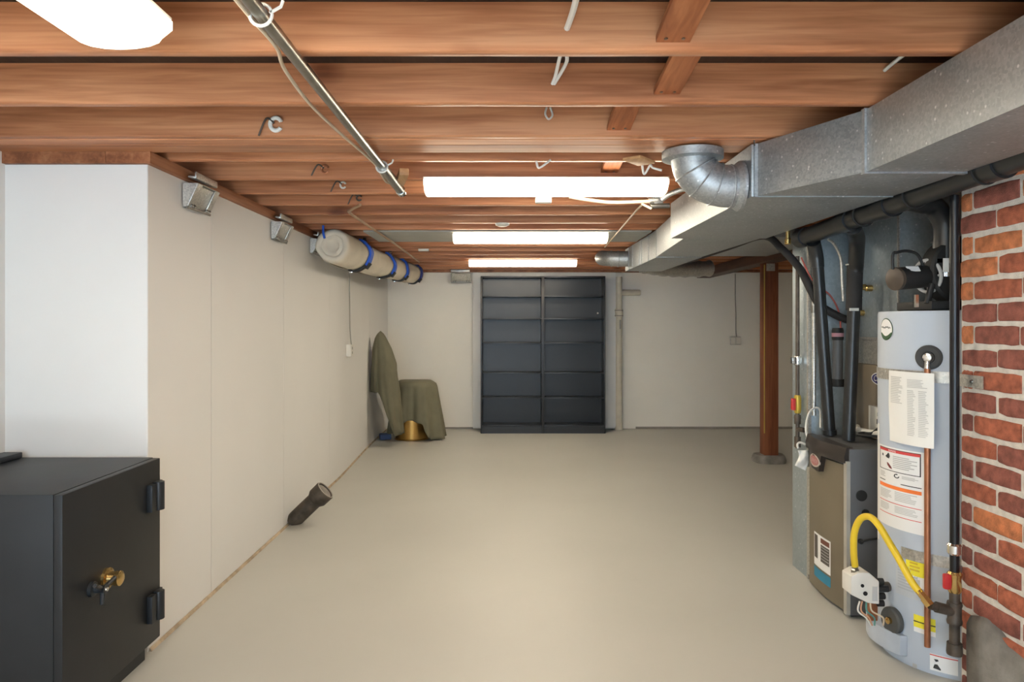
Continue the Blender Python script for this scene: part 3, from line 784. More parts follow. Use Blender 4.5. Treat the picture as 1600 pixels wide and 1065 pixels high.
# label on the door low down
def dpt(y, z, off=.0015):
    u = (y-FY0-.03)/(FY1-FY0-.03); return (FX+.010-.020*math.sin(math.pi*max(0, min(1, u)))-off, y, z)
def dpatch(y0, y1, z0, z1, off, n=8):
    return MB().loft([[dpt(y0+(y1-y0)*i/n, z0, off) for i in range(n+1)], [dpt(y0+(y1-y0)*i/n, z1, off) for i in range(n+1)]], False, False)
la = dpatch(3.60, 3.80, .145, .315, .0015).build('rating_label', M_label, dr)
b = dpatch(3.61, 3.705, .185, .272, .0025); b.bm.verts.ensure_lookup_table(); b.build('printed_block', mat('grey_black_print', (.10,.09,.08), .7), la)
dpatch(3.745, 3.79, .185, .305, .0025).build('printed_block', mat('grey_black_print', (.1,.09,.08), .7), la)
dpatch(3.61, 3.705, .280, .305, .0025).build('printed_block', mat('maroon_print', (.16,.06,.04), .7), la)
b = MB()
for z in (.20, .215, .23, .245, .26):
    r0 = [dpt(3.615+.085*i/6, z, .0032) for i in range(7)]; r1 = [dpt(3.615+.085*i/6, z+.003, .0032) for i in range(7)]
    b.loft([r0, r1], False, False)
b.build('printed_lines', M_grey, la)
dpatch(3.60, 3.80, .085, .135, .0015).build('blue_sticker', M_blue, dr)
# knock-outs on the near side
for px, py, r in ((1346, 774, .026), (1352, 801, .018)):
    p = at(px, py, FY0); MB().lathe([(r, 0), (r, .004)], p, (0,-1,0), 24).build('knockout', M_blk, t)
p = at(1344, 845, FY0)
b = MB().lathe([(.012, 0), (.012, .012)], p, (0,-1,0), 14); b.tube(spline([p+Vector((0,-.012,0)), p+Vector((.03,-.02,.012)), p+Vector((.08,-.02,.02)), p+Vector((.12,-.01,.03))], 5), .005, 8)
b.build('drain_fitting', M_blk, t)
# outlet and bits on the top
MB().box(1.83, 1.875, 3.50, 3.515, FZ, FZ+.11).build('switch_box', M_white, t, bevel=.003)
bx = at(1360, 671, 3.55)
swb = thing('outlet_box', 'white switch box on the tan coil cabinet above the furnace', 'outlet', (1.876, 3.62, .94))
MB().box(1.846, 1.8785, 3.555, 3.70, .86, .985).build('box', M_white, swb, bevel=.004)
MB().box(1.843, 1.847, 3.59, 3.612, .90, .925).build('switch', M_blk, swb); MB().box(1.843, 1.847, 3.59, 3.606, .94, .958).build('switch', M_blk, swb)
for off, mm in ((0, M_white), (.02, M_blk)):
    pass
o = MB().tube(spline([(1.835, 3.55, .90), (1.80, 3.57, .862), (1.77, 3.60, .858), (1.72, 3.55, .857), (1.80, 3.47, .858), (1.86, 3.46, .862)], 6), .007, 8).build('power_cable', M_blk)
tag(o, 'thin dark cable lying on the furnace top', 'cable')
o = MB().tube(spline([(1.83, 3.78, .862), (1.80, 3.74, .860), (1.79, 3.62, .862), (1.84, 3.52, .862)], 6), .014, 10).build('drain_hose', M_white)
tag(o, 'white plastic drain hose lying on the furnace top', 'hose')
# white wire looping over the trim
o = MB().tube(spline([at(1263, 690, 3.90), at(1259, 668, 3.92), at(1264, 645, 3.93), at(1273, 637, 3.94), at(1281, 640, 3.94), at(1282, 655, 3.94), at(1282, 668, 3.90)], 7), .0055, 8).build('white_wire', M_white)
tag(o, 'white wire looping over the furnace corner', 'wire')
o = MB().tube(spline([at(1247, 700, 3.93), at(1246, 694, 3.93), at(1250, 691, 3.93), at(1258, 694, 3.93)], 6), .006, 8)
tg = thing('paper_tag', 'white tag hanging on a wire by the furnace edge', 'tag', at(1250, 735, 3.93))
o.build('wire_hook', M_white, tg)
b = MB(); rows = []
for i in range(9):
    v = i/8; rows.append([at(1246-2*v+ (17+0*v)*u + 3*math.sin(v*4), 703+24*v+8*u*v, 3.925+.01*math.sin(u*6+v*4)) for u in [k/6 for k in range(7)]])
q = b.loft(rows, False, False).build('tag_sheet', M_paper, tg); q.modifiers.new('thick', 'SOLIDIFY').thickness = .002

# coil cabinet, plenum, return drop
t = thing('coil_cabinet', 'tan coil cabinet with dark oval badge on the furnace', 'cabinet', (2.1, 3.69, FZ))
MB().box(1.880, 2.40, 3.477, 3.90, FZ+.0065, 1.19).build('cabinet', M_coil, t, bevel=.003)
def cpt(y, z, off): return (1.880-off, y, z)
cb = Vector((1.88, 3.64, EYE+(CY-592)*3.64/F))
ov = lambda a, b_, off: [cpt(cb.y+math.cos(q)*a, cb.z+math.sin(q)*b_, off) for q in [2*math.pi*i/32 for i in range(32)]]
g = MB().loft([ov(.092, .034, .0005), ov(.092, .034, .003)]).build('badge_rim', M_label, t)
MB().loft([ov(.084, .028, .001), ov(.084, .028, .004)]).build('badge', M_navy, g)
text_obj('Carrier', 'lettering', M_label, lambda u, v: cpt(cb.y-u, cb.z+v, .0048), .044, g, .25)
t = thing('plenum', 'dull galvanised plenum above the tan coil cabinet', 'duct', (2.1, 3.69, 1.19))
MB().box(1.884, 2.40, 3.477, 3.90, 1.191, 1.33).build('lower_band', M_galvb, t, bevel=.003)
MB().box(1.880, 2.40, 3.477, 3.90, 1.331, 2.10).build('upper_box', M_galvd, t, bevel=.002)
MB().box(1.876, 1.8835, 3.472, 3.4835, 1.331, 2.05).build('corner_seam', M_galvb, t)
MB().box(1.872, 1.90, 3.46, 3.90, 1.319, 1.331).build('flange', M_galvb, t)
for py, px in ((447, 1352), (450, 1362), (488, 1349)):
    Y = 3.72; p = Vector((1.88, Y, EYE+(CY-py)*Y/F)); p.y = 1.88*F/(px-CX)
    MB().lathe([(.016, 0), (.016, .03), (.010, .034), (.010, .05)], (1.88, p.y, p.z), (-1,0,0), 14).build('port_fitting', M_brass, t)
t = thing('return_duct', 'tall galvanised return duct standing on the floor behind the furnace', 'duct', (1.98, 4.09, 0))
MB().box(1.655, 2.33, 3.975, 4.20, .0, 1.93).build('duct_body', M_galvd, t, bevel=.002)
MB().box(1.650, 1.668, 3.970, 3.988, .0, 1.93).build('corner_seam', M_galvb, t)
MB().box(1.645, 2.2, 3.905, 3.968, .03, .62).build('filter_rack', M_galvb, t, bevel=.002)
# gas pipe at the return duct with its valve
GX, GY = 1.628, 4.06
t = thing('gas_pipe', 'thin vertical gas pipe with red handled valve by the return duct', 'pipe', (GX, GY, .74))
zf = lambda py: EYE+(CY-py)*GY/F
MB().tube([(GX, GY, zf(400)), (GX, GY, zf(700))], .011, 14).build('pipe', M_iron, t)
v = MB().lathe([(.016, zf(645)), (.020, zf(640)), (.020, zf(622)), (.016, zf(617))], (GX, GY, 0), (0,0,1), 16).build('valve_body', mat('yellow_brass', (.55,.38,.05), .4, .4), t)
MB().obox((GX-.026, GY-.005, zf(631)), (.020, .03, .066)).build('valve_handle', M_red, v, bevel=.006)
MB().lathe([(.018, zf(662)), (.018, zf(655)), (.020, zf(652)), (.018, zf(648))], (GX, GY, 0), (0,0,1), 12).build('union', M_iron, t)
MB().lathe([(.018, zf(698)), (.018, zf(682))], (GX, GY, 0), (0,0,1), 12).build('end_cap', M_iron, t)
MB().tube([(GX, GY, zf(670)), (1.648, 4.02, zf(670))], .014, 12).build('tee_branch', M_iron, t)
b = MB().obox((GX-.007, GY, zf(563)), (.052, .03, .036)); b.lathe([(.019, zf(570)), (.019, zf(556))], (GX, GY, 0), (0,0,1), 14); b.build('clamp', M_chrome, t, bevel=.003)
t = thing('conduit', 'pale vertical conduit on the corner of the return duct', 'conduit', (1.69, 3.955, 1.0))
MB().tube([(1.672, 3.947, 1.80), (1.672, 3.947, .90)], .011, 12).build('pipe', M_galvb, t)
MB().lathe([(.016, 1.46), (.016, 1.50)], (1.672, 3.947, 0), (0,0,1), 14).build('coupling', M_steel, t)
# brass fitting under the duct
t = thing('brass_fitting', 'brass pipe fitting hanging under the main duct by the black hose', 'fitting', at(1231, 385, 4.02))
p = at(1231, 372, 4.02)
MB().lathe([(.013, -.035), (.017, -.03), (.017, -.005), (.012, 0), (.012, .055)], p, (0,0,1), 14).build('nipple', M_brass, t)
MB().lathe([(.022, .052), (.022, .075)], p, (0,0,1), 6).build('nut', M_brass, t)
# insulated line set
o = MB().tube(spline([(1.86, 7.3, 2.06), at(1085, 404, 6.95)+Vector((-.05,0,-.02)), at(1140, 386, 5.5), at(1192, 369, 4.55), at(1222, 389, 4.15), at(1247, 416, 4.04), at(1259, 437, 3.955), at(1269, 457, 3.935), (1.70, 3.930, 1.50), (1.80, 3.928, 1.44), (1.855, 3.925, 1.42)], 8), .021, 16).build('refrigerant_line', M_foam)
tag(o, 'black foam covered hose curving down behind the furnace pipes', 'hose')
o = MB().tube(spline([at(1252, 402, 3.95), at(1264, 428, 3.93), at(1278, 448, 3.93), at(1296, 460, 3.93), at(1310, 485, 3.93), at(1314, 516, 3.93)], 7), .0045, 8).build('red_wire', mat('red_wire', (.40,.08,.06), .5))
tag(o, 'thin red wire behind the furnace pipes', 'wire')
o = MB().tube(spline([at(1294, 374, 3.50), at(1304, 382, 3.52), at(1314, 405, 3.55), at(1316, 440, 3.56), at(1318, 470, 3.57)], 7), .0065, 8).build('flexible_conduit', M_galvb)
tag(o, 'bent silver conduit beside the insulated black pipe', 'conduit')
# condensate switch between the pipes
t = thing('float_switch', 'small black drain switch with pink band between the furnace pipes', 'switch', at(1309, 605, 3.90))
p0 = at(1309, 560, 3.90)
MB().lathe([(.026, zz) for zz in (-.14, .10)], p0, (0,0,1), 16).build('tube', M_fslate, t)
MB().lathe([(.028, .10), (.030, .11), (.030, .15), (.026, .165)], p0, (0,0,1), 16).build('cap', M_blk, t)
MB().lathe([(.0305, .118), (.0305, .138)], p0, (0,0,1), 16).build('pink_band', mat('pink_tape', (.50,.25,.30), .6), t)
MB().lathe([(.034, -.15), (.036, -.13), (.032, -.11)], p0, (0,0,1), 16).build('lower_coupling', M_blk, t)

# ------------------------------------------------------------------ water heater
HC, HR, HT = Vector((1.89, 3.08, 0)), .28, 1.452
t = thing('water_heater', 'tall pale grey cylindrical water heater beside the brick wall', 'water heater', HC)
MB().lathe([(HR-.01, 0), (HR-.01, .012), (HR, .014), (HR, HT-.012), (HR-.004, HT), (.01, HT+.004)], HC, (0,0,1), 96).build('tank', M_heat, t, sharp=50)
def hit(px, py, R=HR):
    d = Vector(((px-CX)/F, 1, (CY-py)/F)); ox, oy = -HC.x, -HC.y
    A = d.x*d.x+d.y*d.y; B = 2*(ox*d.x+oy*d.y); Cc = ox*ox+oy*oy-R*R
    q = B*B-4*A*Cc
    k = (-B-math.sqrt(max(q, 0)))/(2*A); p = d*k+Vector((0,0,EYE))
    return math.atan2(p.y-HC.y, p.x-HC.x) % (2*math.pi), p.z
def hp(th, z, off=.001): return HC+Vector((math.cos(th)*(HR+off), math.sin(th)*(HR+off), z))
def patch(th0, th1, z0, z1, off=.001, n=14, thick=0):
    b = MB()
    return b.loft([[hp(th0+(th1-th0)*i/n, z0, off) for i in range(n+1)], [hp(th0+(th1-th0)*i/n, z1, off) for i in range(n+1)]], False, False)
def ppatch(px0, py0, px1, py1, off=.001):     # top-left and bottom-left pixel
    pass
TH = lambda px, py=700: hit(px, py)[0]
def zone(px0, px1, yl0, yl1):                 # angles from columns, heights from the left edge
    a, z1 = hit(px0, yl0); c, _ = hit(px1, yl0); _, z0 = hit(px0, yl1)
    return a, c, z0, z1
def stripe(parent, name, m, a, c, z0, z1, off): return patch(a, c, z0, z1, off).build(name, m, parent)
# straps round the tank
def strap(z, w, label, a0, ext):
    s = thing('seismic_strap', label, 'strap', HC+Vector((0,0,z)), 'steel straps round the water heater')
    b = MB(); N = 40; a1 = math.radians(296)
    rings = []
    for i in range(N+1):
        a = a0+(a1-a0)*i/N
        rings.append([hp(a, z-w/2, .0015), hp(a, z+w/2, .0015), hp(a, z+w/2, .0035), hp(a, z-w/2, .0035)])
    b.loft(rings); b.build('band', M_galvb, s)
    return s
zt_ = 1.396-(587-507)*2.95/F
s1 = strap(zt_, .046, 'upper galvanised strap around the water heater, above the paper notice', math.radians(150), None)
MB().box(1.7085, 1.7115, 2.60, 2.752, zt_-.023, zt_+.023).build('wall_tab', M_galvb, s1)
MB().lathe([(.008, 0), (.006, .006)], (1.7085, 2.66, zt_), (-1,0,0), 10).build('screw', M_steel, s1)
zl_ = 1.396-(877-507)*2.86/F
s2 = strap(zl_, .045, 'lower galvanised strap around the water heater, behind the yellow hose', math.radians(200), None)
MB().hexa([hp(math.radians(256), zl_-.022, .002), hp(math.radians(256), zl_+.022, .002), hp(math.radians(256), zl_+.022, .005), hp(math.radians(256), zl_-.022, .005)],
          [Vector((1.700, 2.73, zl_-.022)), Vector((1.700, 2.73, zl_+.022)), Vector((1.700, 2.728, zl_+.022)), Vector((1.700, 2.728, zl_-.022))]).build('wall_tab', M_galvb, s2)
# round maker's sticker
a, z = hit(1373.5, 514); a = hit(1377, 514)[0]
zc_ = z; ac = a
def disc(r, off, lo=-1., n=40):
    pts = []
    for i in range(n):
        q = 2*math.pi*i/n; pts.append((math.cos(q)*r, math.sin(q)*r))
    return pts
def fillpoly(pts, m, name, parent, ac, zc, off, flip=1):
    b = MB(); vs = [b.bm.verts.new(hp(ac+u/HR, zc+v, off)) for u, v in pts]
    c = b.bm.verts.new(hp(ac+sum(u for u, v in pts)/len(pts)/HR, zc+sum(v for u, v in pts)/len(pts), off))
    for i in range(len(vs)): b._f([vs[i], vs[(i+1) % len(vs)], c])
    return b.build(name, m, parent)
sr = .047
ac = hit(1395.5, 514)[0]-sr/HR
st = fillpoly(disc(sr, 0), M_green, 'round_sticker', t, ac, zc_, .0012)
fillpoly(disc(sr*.92, 0), M_label, 'sticker_face', st, ac, zc_, .0018)
half = [(math.cos(q)*sr*.93, math.sin(q)*sr*.93) for q in [math.radians(198+ (342-198)*i/20) for i in range(21)]]
fillpoly(half, M_green, 'sticker_band', st, ac, zc_, .0024)
b = MB()
sq = [hp(ac+(u)/HR, zc_+.008+.0035*math.sin(u*520)+.002*math.sin(u*190), .003) for u in [-.034+.068*i/40 for i in range(41)]]
b.tube(sq, .0012, 5); b.build('script_marks', mat('faint_print', (.30,.30,.28), .7), st)
# T&P port
pa, pzv = hit(1452, 558)
cpos = hp(pa, pzv, 0); nrm = Vector((math.cos(pa), math.sin(pa), 0))
pl = MB().lathe([(.049, .0), (.049, .010), (.042, .014), (.024, .012), (.022, .002)], cpos, nrm, 36).build('relief_valve_port', mat('dark_foam', (.055,.055,.055), .8), t)
MB().lathe([(.022, 0), (.022, .020), (.016, .030), (.006, .032)], cpos, nrm, 20).build('relief_valve', M_chrome, pl)
MB().tube([cpos+nrm*.018, cpos+nrm*.022+Vector((-.002,0,-.045))], .011, 12).build('valve_spout', M_chrome, pl)
# copper discharge pipe
dp = cpos+nrm*.022
o = MB().tube([(dp.x, dp.y, dp.z-.045), (dp.x, dp.y, EYE-(1010-CY)*dp.y/F)], .0115, 16).build('copper_pipe', M_copper)
tag(o, 'bare copper discharge pipe running down the front of the water heater', 'pipe')
# paper notice taped over it
a0_, zt = hit(1391, 578); a1_, _ = hit(1464, 590); zb = hit(1393, 688)[1]
pn = thing('paper_notice', 'white printed paper sheet taped to the water heater front', 'paper', hp((a0_+a1_)/2, zb, .03))
n = 14; rows = []
zt = zt
def paper(u, v, off=0.):
    a = a0_+(a1_-a0_)*u; bow = .006+.044*u**1.2
    return hp(a, zt+(zb-zt)*v-.0*u, bow+.004*math.sin(v*5+u*3)*(v)+off)
sh = MB().loft([[paper(i/n, j/10) for i in range(n+1)] for j in range(11)], False, False).build('sheet', M_paper, pn)
def lines(parent, fn, u0, u1, v0, v1, nl, m, off, rd, w=.5, name='printed_lines', jag=.35):
    b = MB(); dv_ = (v1-v0)/nl
    for k in range(nl):
        ue = u1-(u1-u0)*rd.random()*jag; va = v0+dv_*k; vb = va+dv_*w
        b.loft([[fn(u0+(ue-u0)*i/5, va, off) for i in range(6)], [fn(u0+(ue-u0)*i/5, vb, off) for i in range(6)]], False, False)
    return b.build(name, m, parent)
rd = random.Random(3)
M_pg = mat('pale_print', (.58,.575,.55), .8)
lines(sh, paper, .08, .42, .08, .46, 16, M_pg, .0012, rd)
lines(sh, paper, .52, .90, .10, .22, 6, M_pg, .0012, rd)
lines(sh, paper, .52, .69, .25, .88, 26, M_pg, .0012, rd)
lines(sh, paper, .74, .92, .25, .88, 26, M_pg, .0012, rd)
# big warning label
def label_fn(a, c, z0, z1): 
    return lambda u, v, off=.0012: hp(a+(c-a)*u, z1+(z0-z1)*v, off)
a, c, z0, z1 = zone(1374.5, 1447, 692, 812)
L = label_fn(a, c, z0, z1)
def lab(parent, name, m, fn, u0, u1, v0, v1, off, n=10):
    return MB().loft([[fn(u0+(u1-u0)*i/n, v0, off) for i in range(n+1)], [fn(u0+(u1-u0)*i/n, v1, off) for i in range(n+1)]], False, False).build(name, m, parent)
wl = lab(t, 'warning_label', M_label, L, 0, 1, 0, 1, .0012)
def frame(parent, fn, u0, u1, v0, v1, w, h, m, off):
    b = MB()
    for (p, q, r, s_) in ((u0, u1, v0, v0+h), (u0, u1, v1-h, v1), (u0, u0+w, v0, v1), (u1-w, u1, v0, v1)):
        b.loft([[fn(p+(q-p)*i/10, r, off) for i in range(11)], [fn(p+(q-p)*i/10, s_, off) for i in range(11)]], False, False)
    return b.build('printed_frame', m, parent)
frame(wl, L, .05, .93, .02, .30, .018, .008, M_ink, .0019)
lab(wl, 'red_band', M_redp, L, .06, .92, .028, .062, .0020)
lines(wl, L, .44, .88, .10, .26, 7, M_grey, .0019, rd)
def blob(parent, fn, pts, m, off, name):
    b = MB(); vs = [b.bm.verts.new(fn(u, v, off)) for u, v in pts]; b._f(vs); return b.build(name, m, parent)
blob(wl, L, [(.15,.10),(.19,.105),(.19,.135),(.15,.13)], M_ink, .002, 'printed_mark')
blob(wl, L, [(.25,.13),(.30,.10),(.33,.075),(.36,.09),(.37,.12),(.35,.15),(.30,.145)], M_ink, .002, 'pictogram')
blob(wl, L, [(.29,.20),(.33,.205),(.37,.225),(.41,.25),(.42,.275),(.36,.265),(.31,.235)], mat('dark_red_print', (.16,.03,.03), .7), .002, 'pictogram')
text_obj('WARNING', 'lettering', M_label, lambda u, v: L(.42+u, .045-v, .0024), .036, wl)
b = MB(); pts = [L(.52+.05*math.cos(q)*.9, .345+.022*math.sin(q), .002) for q in [2*math.pi*i/20 for i in range(17)]]; b.tube(pts, .0018, 6); b.build('logo_ring', M_ink, wl)
lines(wl, L, .62, .95, .33, .37, 3, M_grey, .0019, rd); lines(wl, L, .08, .25, .33, .40, 4, M_grey, .0019, rd)
lab(wl, 'rule_line', M_ink, L, .05, .25, .430, .440, .002); lab(wl, 'rule_line', M_ink, L, .60, .94, .430, .440, .002)
lab(wl, 'orange_band', M_orap, L, .05, .94, .475, .520, .002)
lines(wl, L, .08, .42, .55, .66, 6, M_grey, .0019, rd); lines(wl, L, .48, .92, .54, .66, 6, M_grey, .0019, rd)
lab(wl, 'red_line', M_redp, L, .05, .94, .690, .698, .002)
lines(wl, L, .08, .42, .72, .81, 5, M_grey, .0019, rd); lines(wl, L, .48, .92, .72, .81, 5, M_grey, .0019, rd)
lab(wl, 'red_line', M_redp, L, .05, .94, .84, .848, .002)
# lower stickers
def sticker(px0, px1, y0, y1, name, m):
    a, c, z0, z1 = zone(px0, px1, y0, y1); fn = label_fn(a, c, z0, z1)
    return lab(t, name, m, fn, 0, 1, 0, 1, .0012), fn
k, fn = sticker(1416, 1448, 868, 912, 'yellow_sticker', M_label); lab(k, 'yellow_face', M_yelp, fn, 0, 1, 0, .62, .002); lines(k, fn, .2, .8, .15, .5, 3, mat('amber_print', (.62,.42,.03), .7), .0026, rd); lab(k, 'stamp', M_grey, fn, .45, .7, .72, .92, .002)
k, fn = sticker(1428, 1462, 958, 985, 'yellow_warning_sticker', M_label); lab(k, 'yellow_face', M_yelp, fn, 0, 1, 0, .72, .002); lab(k, 'rule_line', M_ink, fn, 0, 1, .36, .42, .0026)
k, fn = sticker(1400, 1438, 872, 925, 'pale_sticker', mat('pale_sticker', (.50,.53,.57), .5)); lines(k, fn, .1, .9, .1, .85, 9, mat('pale_lines', (.42,.45,.49), .6), .002, rd)
k, fn = sticker(1453, 1497, 1019, 1045, 'caution_sticker', M_label); lab(k, 'red_line', M_redp, fn, 0, 1, .05, .11, .002); blob(k, fn, [(.15,.30),(.3,.28),(.32,.38),(.22,.45)], M_ink, .002, 'pictogram'); blob(k, fn, [(.12,.85),(.18,.60),(.28,.58),(.40,.82),(.40,.90)], M_ink, .002, 'pictogram')
k, fn = sticker(1426, 1433, 1035, 1042, 'small_plate', M_grey)
# pale tape down the left of the label
k, fn = sticker(1372.2, 1374.3, 660, 840, 'side_tape', M_paper)
# element / drain port near the floor
da, dzv = hit(1398, 968)
cpos = hp(da, dzv, 0); nrm = Vector((math.cos(da), math.sin(da), 0))
dk = MB().lathe([(.052, 0), (.054, .02), (.048, .028), (.022, .024)], cpos, nrm, 32).build('drain_port', mat('grey_foam', (.085,.085,.08), .8), t)
MB().lathe([(.014, .015), (.014, .036), (.008, .04)], cpos, nrm, 16).build('drain_valve', M_brass, dk)
# burner cover
b = MB(); a0c, a1c = math.radians(149), hit(1418, 1000)[0]
rows = []
for i in range(21):
    a = a0c+(a1c-a0c)*i/20; o_ = .036 if 0 < i < 20 else .002
    if 0 < i < 20: o_ = .046-.022*max(0, (i-7))/13
    zb_c, zt_c = .040, .122
    rows.append([hp(a, zb_c, 0), hp(a, zb_c, o_), hp(a, zt_c, o_), hp(a, zt_c, 0)])
b.loft(rows).build('burner_cover', mat('cover_enamel', (.45,.50,.57), .4), t, bevel=.003, sharp=25)
# gas control
gp = at(1346, 916, 3.03)
gc = thing('gas_control', 'white gas control valve on the water heater side with coloured wires', 'valve', gp-Vector((0,0,.08)))
b = MB()
x0, y0_, z0 = gp.x, gp.y, gp.z
prof = [(-.062, -.02), (-.062, .055), (-.03, .072), (.012, .072), (.055, .035), (.055, -.060), (.01, -.055)]
b.hexa([(x0+u, y0_-.04, z0+v) for u, v in prof], [(x0+u, y0_+.045, z0+v) for u, v in prof])
bd = b.build('housing', M_white, gc, bevel=.006)
for du, dv_, r in ((-.016, .018, .007), (-.004, -.014, .009)):
    MB().lathe([(r, 0), (r, .003)], (x0+du, y0_-.040, z0+dv_), (0,-1,0), 12).build('knob', M_blk, bd)
MB().box(x0+.026, x0+.046, y0_-.0425, y0_-.0395, z0-.045, z0+.015).build('printed_label', M_grey, bd)
b = MB()
for k in range(4):
    z = z0+.030-.030*k; L_ = (.022, .042, .028, .024)[k]
    MB().lathe([(.014, 0), (.014, L_)], (x0+.055, y0_-.024, z), (1,0,0), 12).build('control_stud', M_blk, gc)
MB().tube([(x0+.06, y0_+.02, z0-.01), (HC.x-HR+.02, y0_+.03, z0-.01)], .02, 14).build('inlet', M_iron, gc)
for cols, sx_, ex, mm in (('white', -.022, -.004, M_white), ('orange', -.012, .002, mat('orange_wire', (.55,.30,.18), .6)), ('green', .006, .012, mat('green_wire', (.10,.28,.24), .6)), ('tan', .022, .048, M_cream)):
    p = Vector((x0+sx_, y0_-.03, z0-.05)); e = Vector((x0+ex+.025, y0_-.035, .152))
    MB().tube(spline([p, p+Vector((-.006+sx_*.3, -.012, -.035)), p.lerp(e, .62)+Vector((sx_*.5, -.016, 0)), e], 8), .0035, 7).build('wire', mm, gc)
MB().obox((x0+.045, y0_-.002, .205), (.035, .02, .09)).build('igniter_bracket', M_copper, gc, bevel=.002)
# yellow gas hose
gh = thing('gas_hose', 'yellow coated gas hose looping from the gas control to the iron pipe', 'hose', at(1392, 880, 2.85))
pts = [at(1336, 884, 3.02), at(1334, 862, 3.01), at(1335, 832, 2.99), at(1344, 811, 2.96), at(1358, 807, 2.92), at(1372, 819, 2.87), at(1388, 845, 2.83), at(1404, 872, 2.79), at(1424, 908, 2.75), at(1438, 926, 2.725)]
MB().tube(spline(pts, 8), .0135, 16).build('hose', M_yel, gh)
MB().lathe([(.017, 0), (.017, .02), (.013, .024), (.013, .036)], pts[0]-Vector((0,0,.034)), (0,0,1), 6).build('lower_nut', M_steel, gh)
d_ = (pts[-1]-pts[-2]).normalized()
MB().lathe([(.015, 0), (.015, .03), (.018, .03), (.018, .06)], pts[-1]-d_*.01, d_, 6).build('upper_nut', M_brass, gh)
# vertical iron gas pipe
VX, VY = 1.672, 2.705
zv = lambda py: EYE+(CY-py)*VY/F
t = thing('iron_gas_pipe', 'black vertical iron pipe in front of the brick corner with red valve', 'pipe', (VX, VY, .17))
MB().tube([(VX, VY, zv(305)), (VX, VY, zv(895))], .0165, 18).build('riser', mat('black_enamel', (.013,.013,.015), .3, .3), t)
MB().lathe([(.020, zv(866)), (.026, zv(863)), (.026, zv(851)), (.020, zv(848))], (VX, VY, 0), (0,0,1), 18).build('union', M_chrome, t)
vb = MB().lathe([(.020, zv(925)), (.026, zv(920)), (.022, zv(905)), (.026, zv(896)), (.020, zv(892))], (VX, VY, 0), (0,0,1), 12).build('valve_body', M_brass, t)
MB().obox((VX-.032, VY-.006, zv(907)), (.026, .022, .058)).build('valve_handle', M_red, vb, bevel=.008)
MB().lathe([(.018, zv(1012)), (.018, zv(920))], (VX, VY, 0), (0,0,1), 16).build('lower_pipe', M_iron, t)
MB().lathe([(.025, zv(974)), (.027, zv(970)), (.024, zv(966)), (.024, zv(948)), (.027, zv(944)), (.025, zv(940))], (VX, VY, 0), (0,0,1), 16).build('tee', M_iron, t)
MB().lathe([(.026, zv(1022)), (.028, zv(1018)), (.026, zv(1004))], (VX, VY, 0), (0,0,1), 16).build('end_cap', M_iron, t)
e = pts[-1]+d_*.05
MB().tube([e, Vector((VX, VY, zv(955)))], .015, 14).build('side_nipple', M_iron, t)
q = Vector((VX, VY, zv(955))); w_ = (e-q).normalized()
MB().tube([q+w_*.075, q+w_*.01], .020, 14).build('tee_branch', M_iron, t)
# power vent blower
t = thing('power_vent_blower', 'black motor blower on top of the water heater', 'blower', (1.80, 3.0, HT))
MB().box(1.70, 1.99, 2.90, 3.16, HT+.005, HT+.04).build('base_plate', M_blk, t, bevel=.004)
MB().lathe([(.13, 0), (.14, .01), (.14, .085), (.13, .095)], (1.855, 3.02, HT+.165), (0,-1,0.0), 36).build('scroll_housing', M_blk, t)
MB().box(1.76, 1.84, 2.93, 3.01, HT+.16, 1.60-.004+.0).build('outlet_neck', M_abs, t, bevel=.006)
mc = at(1440, 432, 2.97); me_ = at(1395, 436, 2.93)
ax_ = (me_-mc).normalized()
Lm = (me_-mc).length
MB().lathe([(.046, -.03), (.046, Lm-.02), (.040, Lm-.006)], mc, ax_, 28).build('motor', M_blk, t)
MB().lathe([(.047, Lm-.022), (.047, Lm-.008), (.030, Lm), (.004, Lm+.002)], mc, ax_, 28).build('motor_cap', mat('brown_cap', (.075,.055,.04), .5), t)
b = MB()
for i in range(8):
    q = 2*math.pi*i/8
    u = Vector((0,0,1)); w_ = ax_.cross(u).normalized(); u = w_.cross(ax_)
    b.tube([mc-ax_*.03+(u*math.cos(q)+w_*math.sin(q))*.03, mc-ax_*.03+(u*math.cos(q)+w_*math.sin(q))*.066], .006, 6)
b.torus(mc-ax_*.03, ax_, .066, .007, 28, 8)
b.build('cooling_fan', M_grey, t)
MB().obox(mc+ax_*(Lm*.45)+Vector((0,-.032,.034)), (.05, .004, .026), Euler((math.radians(-42), 0, 0)).to_matrix()).build('rating_plate', M_label, t)
MB().tube(spline([me_+Vector((0,0,.04)), me_+Vector((.0,0,.10)), at(1402, 394, 2.93), at(1418, 392, 2.94), at(1434, 398, 2.95), at(1443, 418, 2.96)], 7), .006, 8).build('power_lead', M_blk, t)
MB().tube([(1.70, 2.93, HT+.03), (1.72, 2.93, HT+.11)], .012, 10).build('bracket', M_blk, t)
MB().obox(at(1432, 470, 2.88), (.012, .012, .05)).build('terminal', M_chrome, t)
MB().obox(at(1478, 414, 2.905), (.022, .004, .055)).build('spec_sticker', M_label, t)
MB().box(1.80, 1.90, 2.91, 2.99, HT+.04, HT+.19).build('control_box', M_blk, t, bevel=.004)

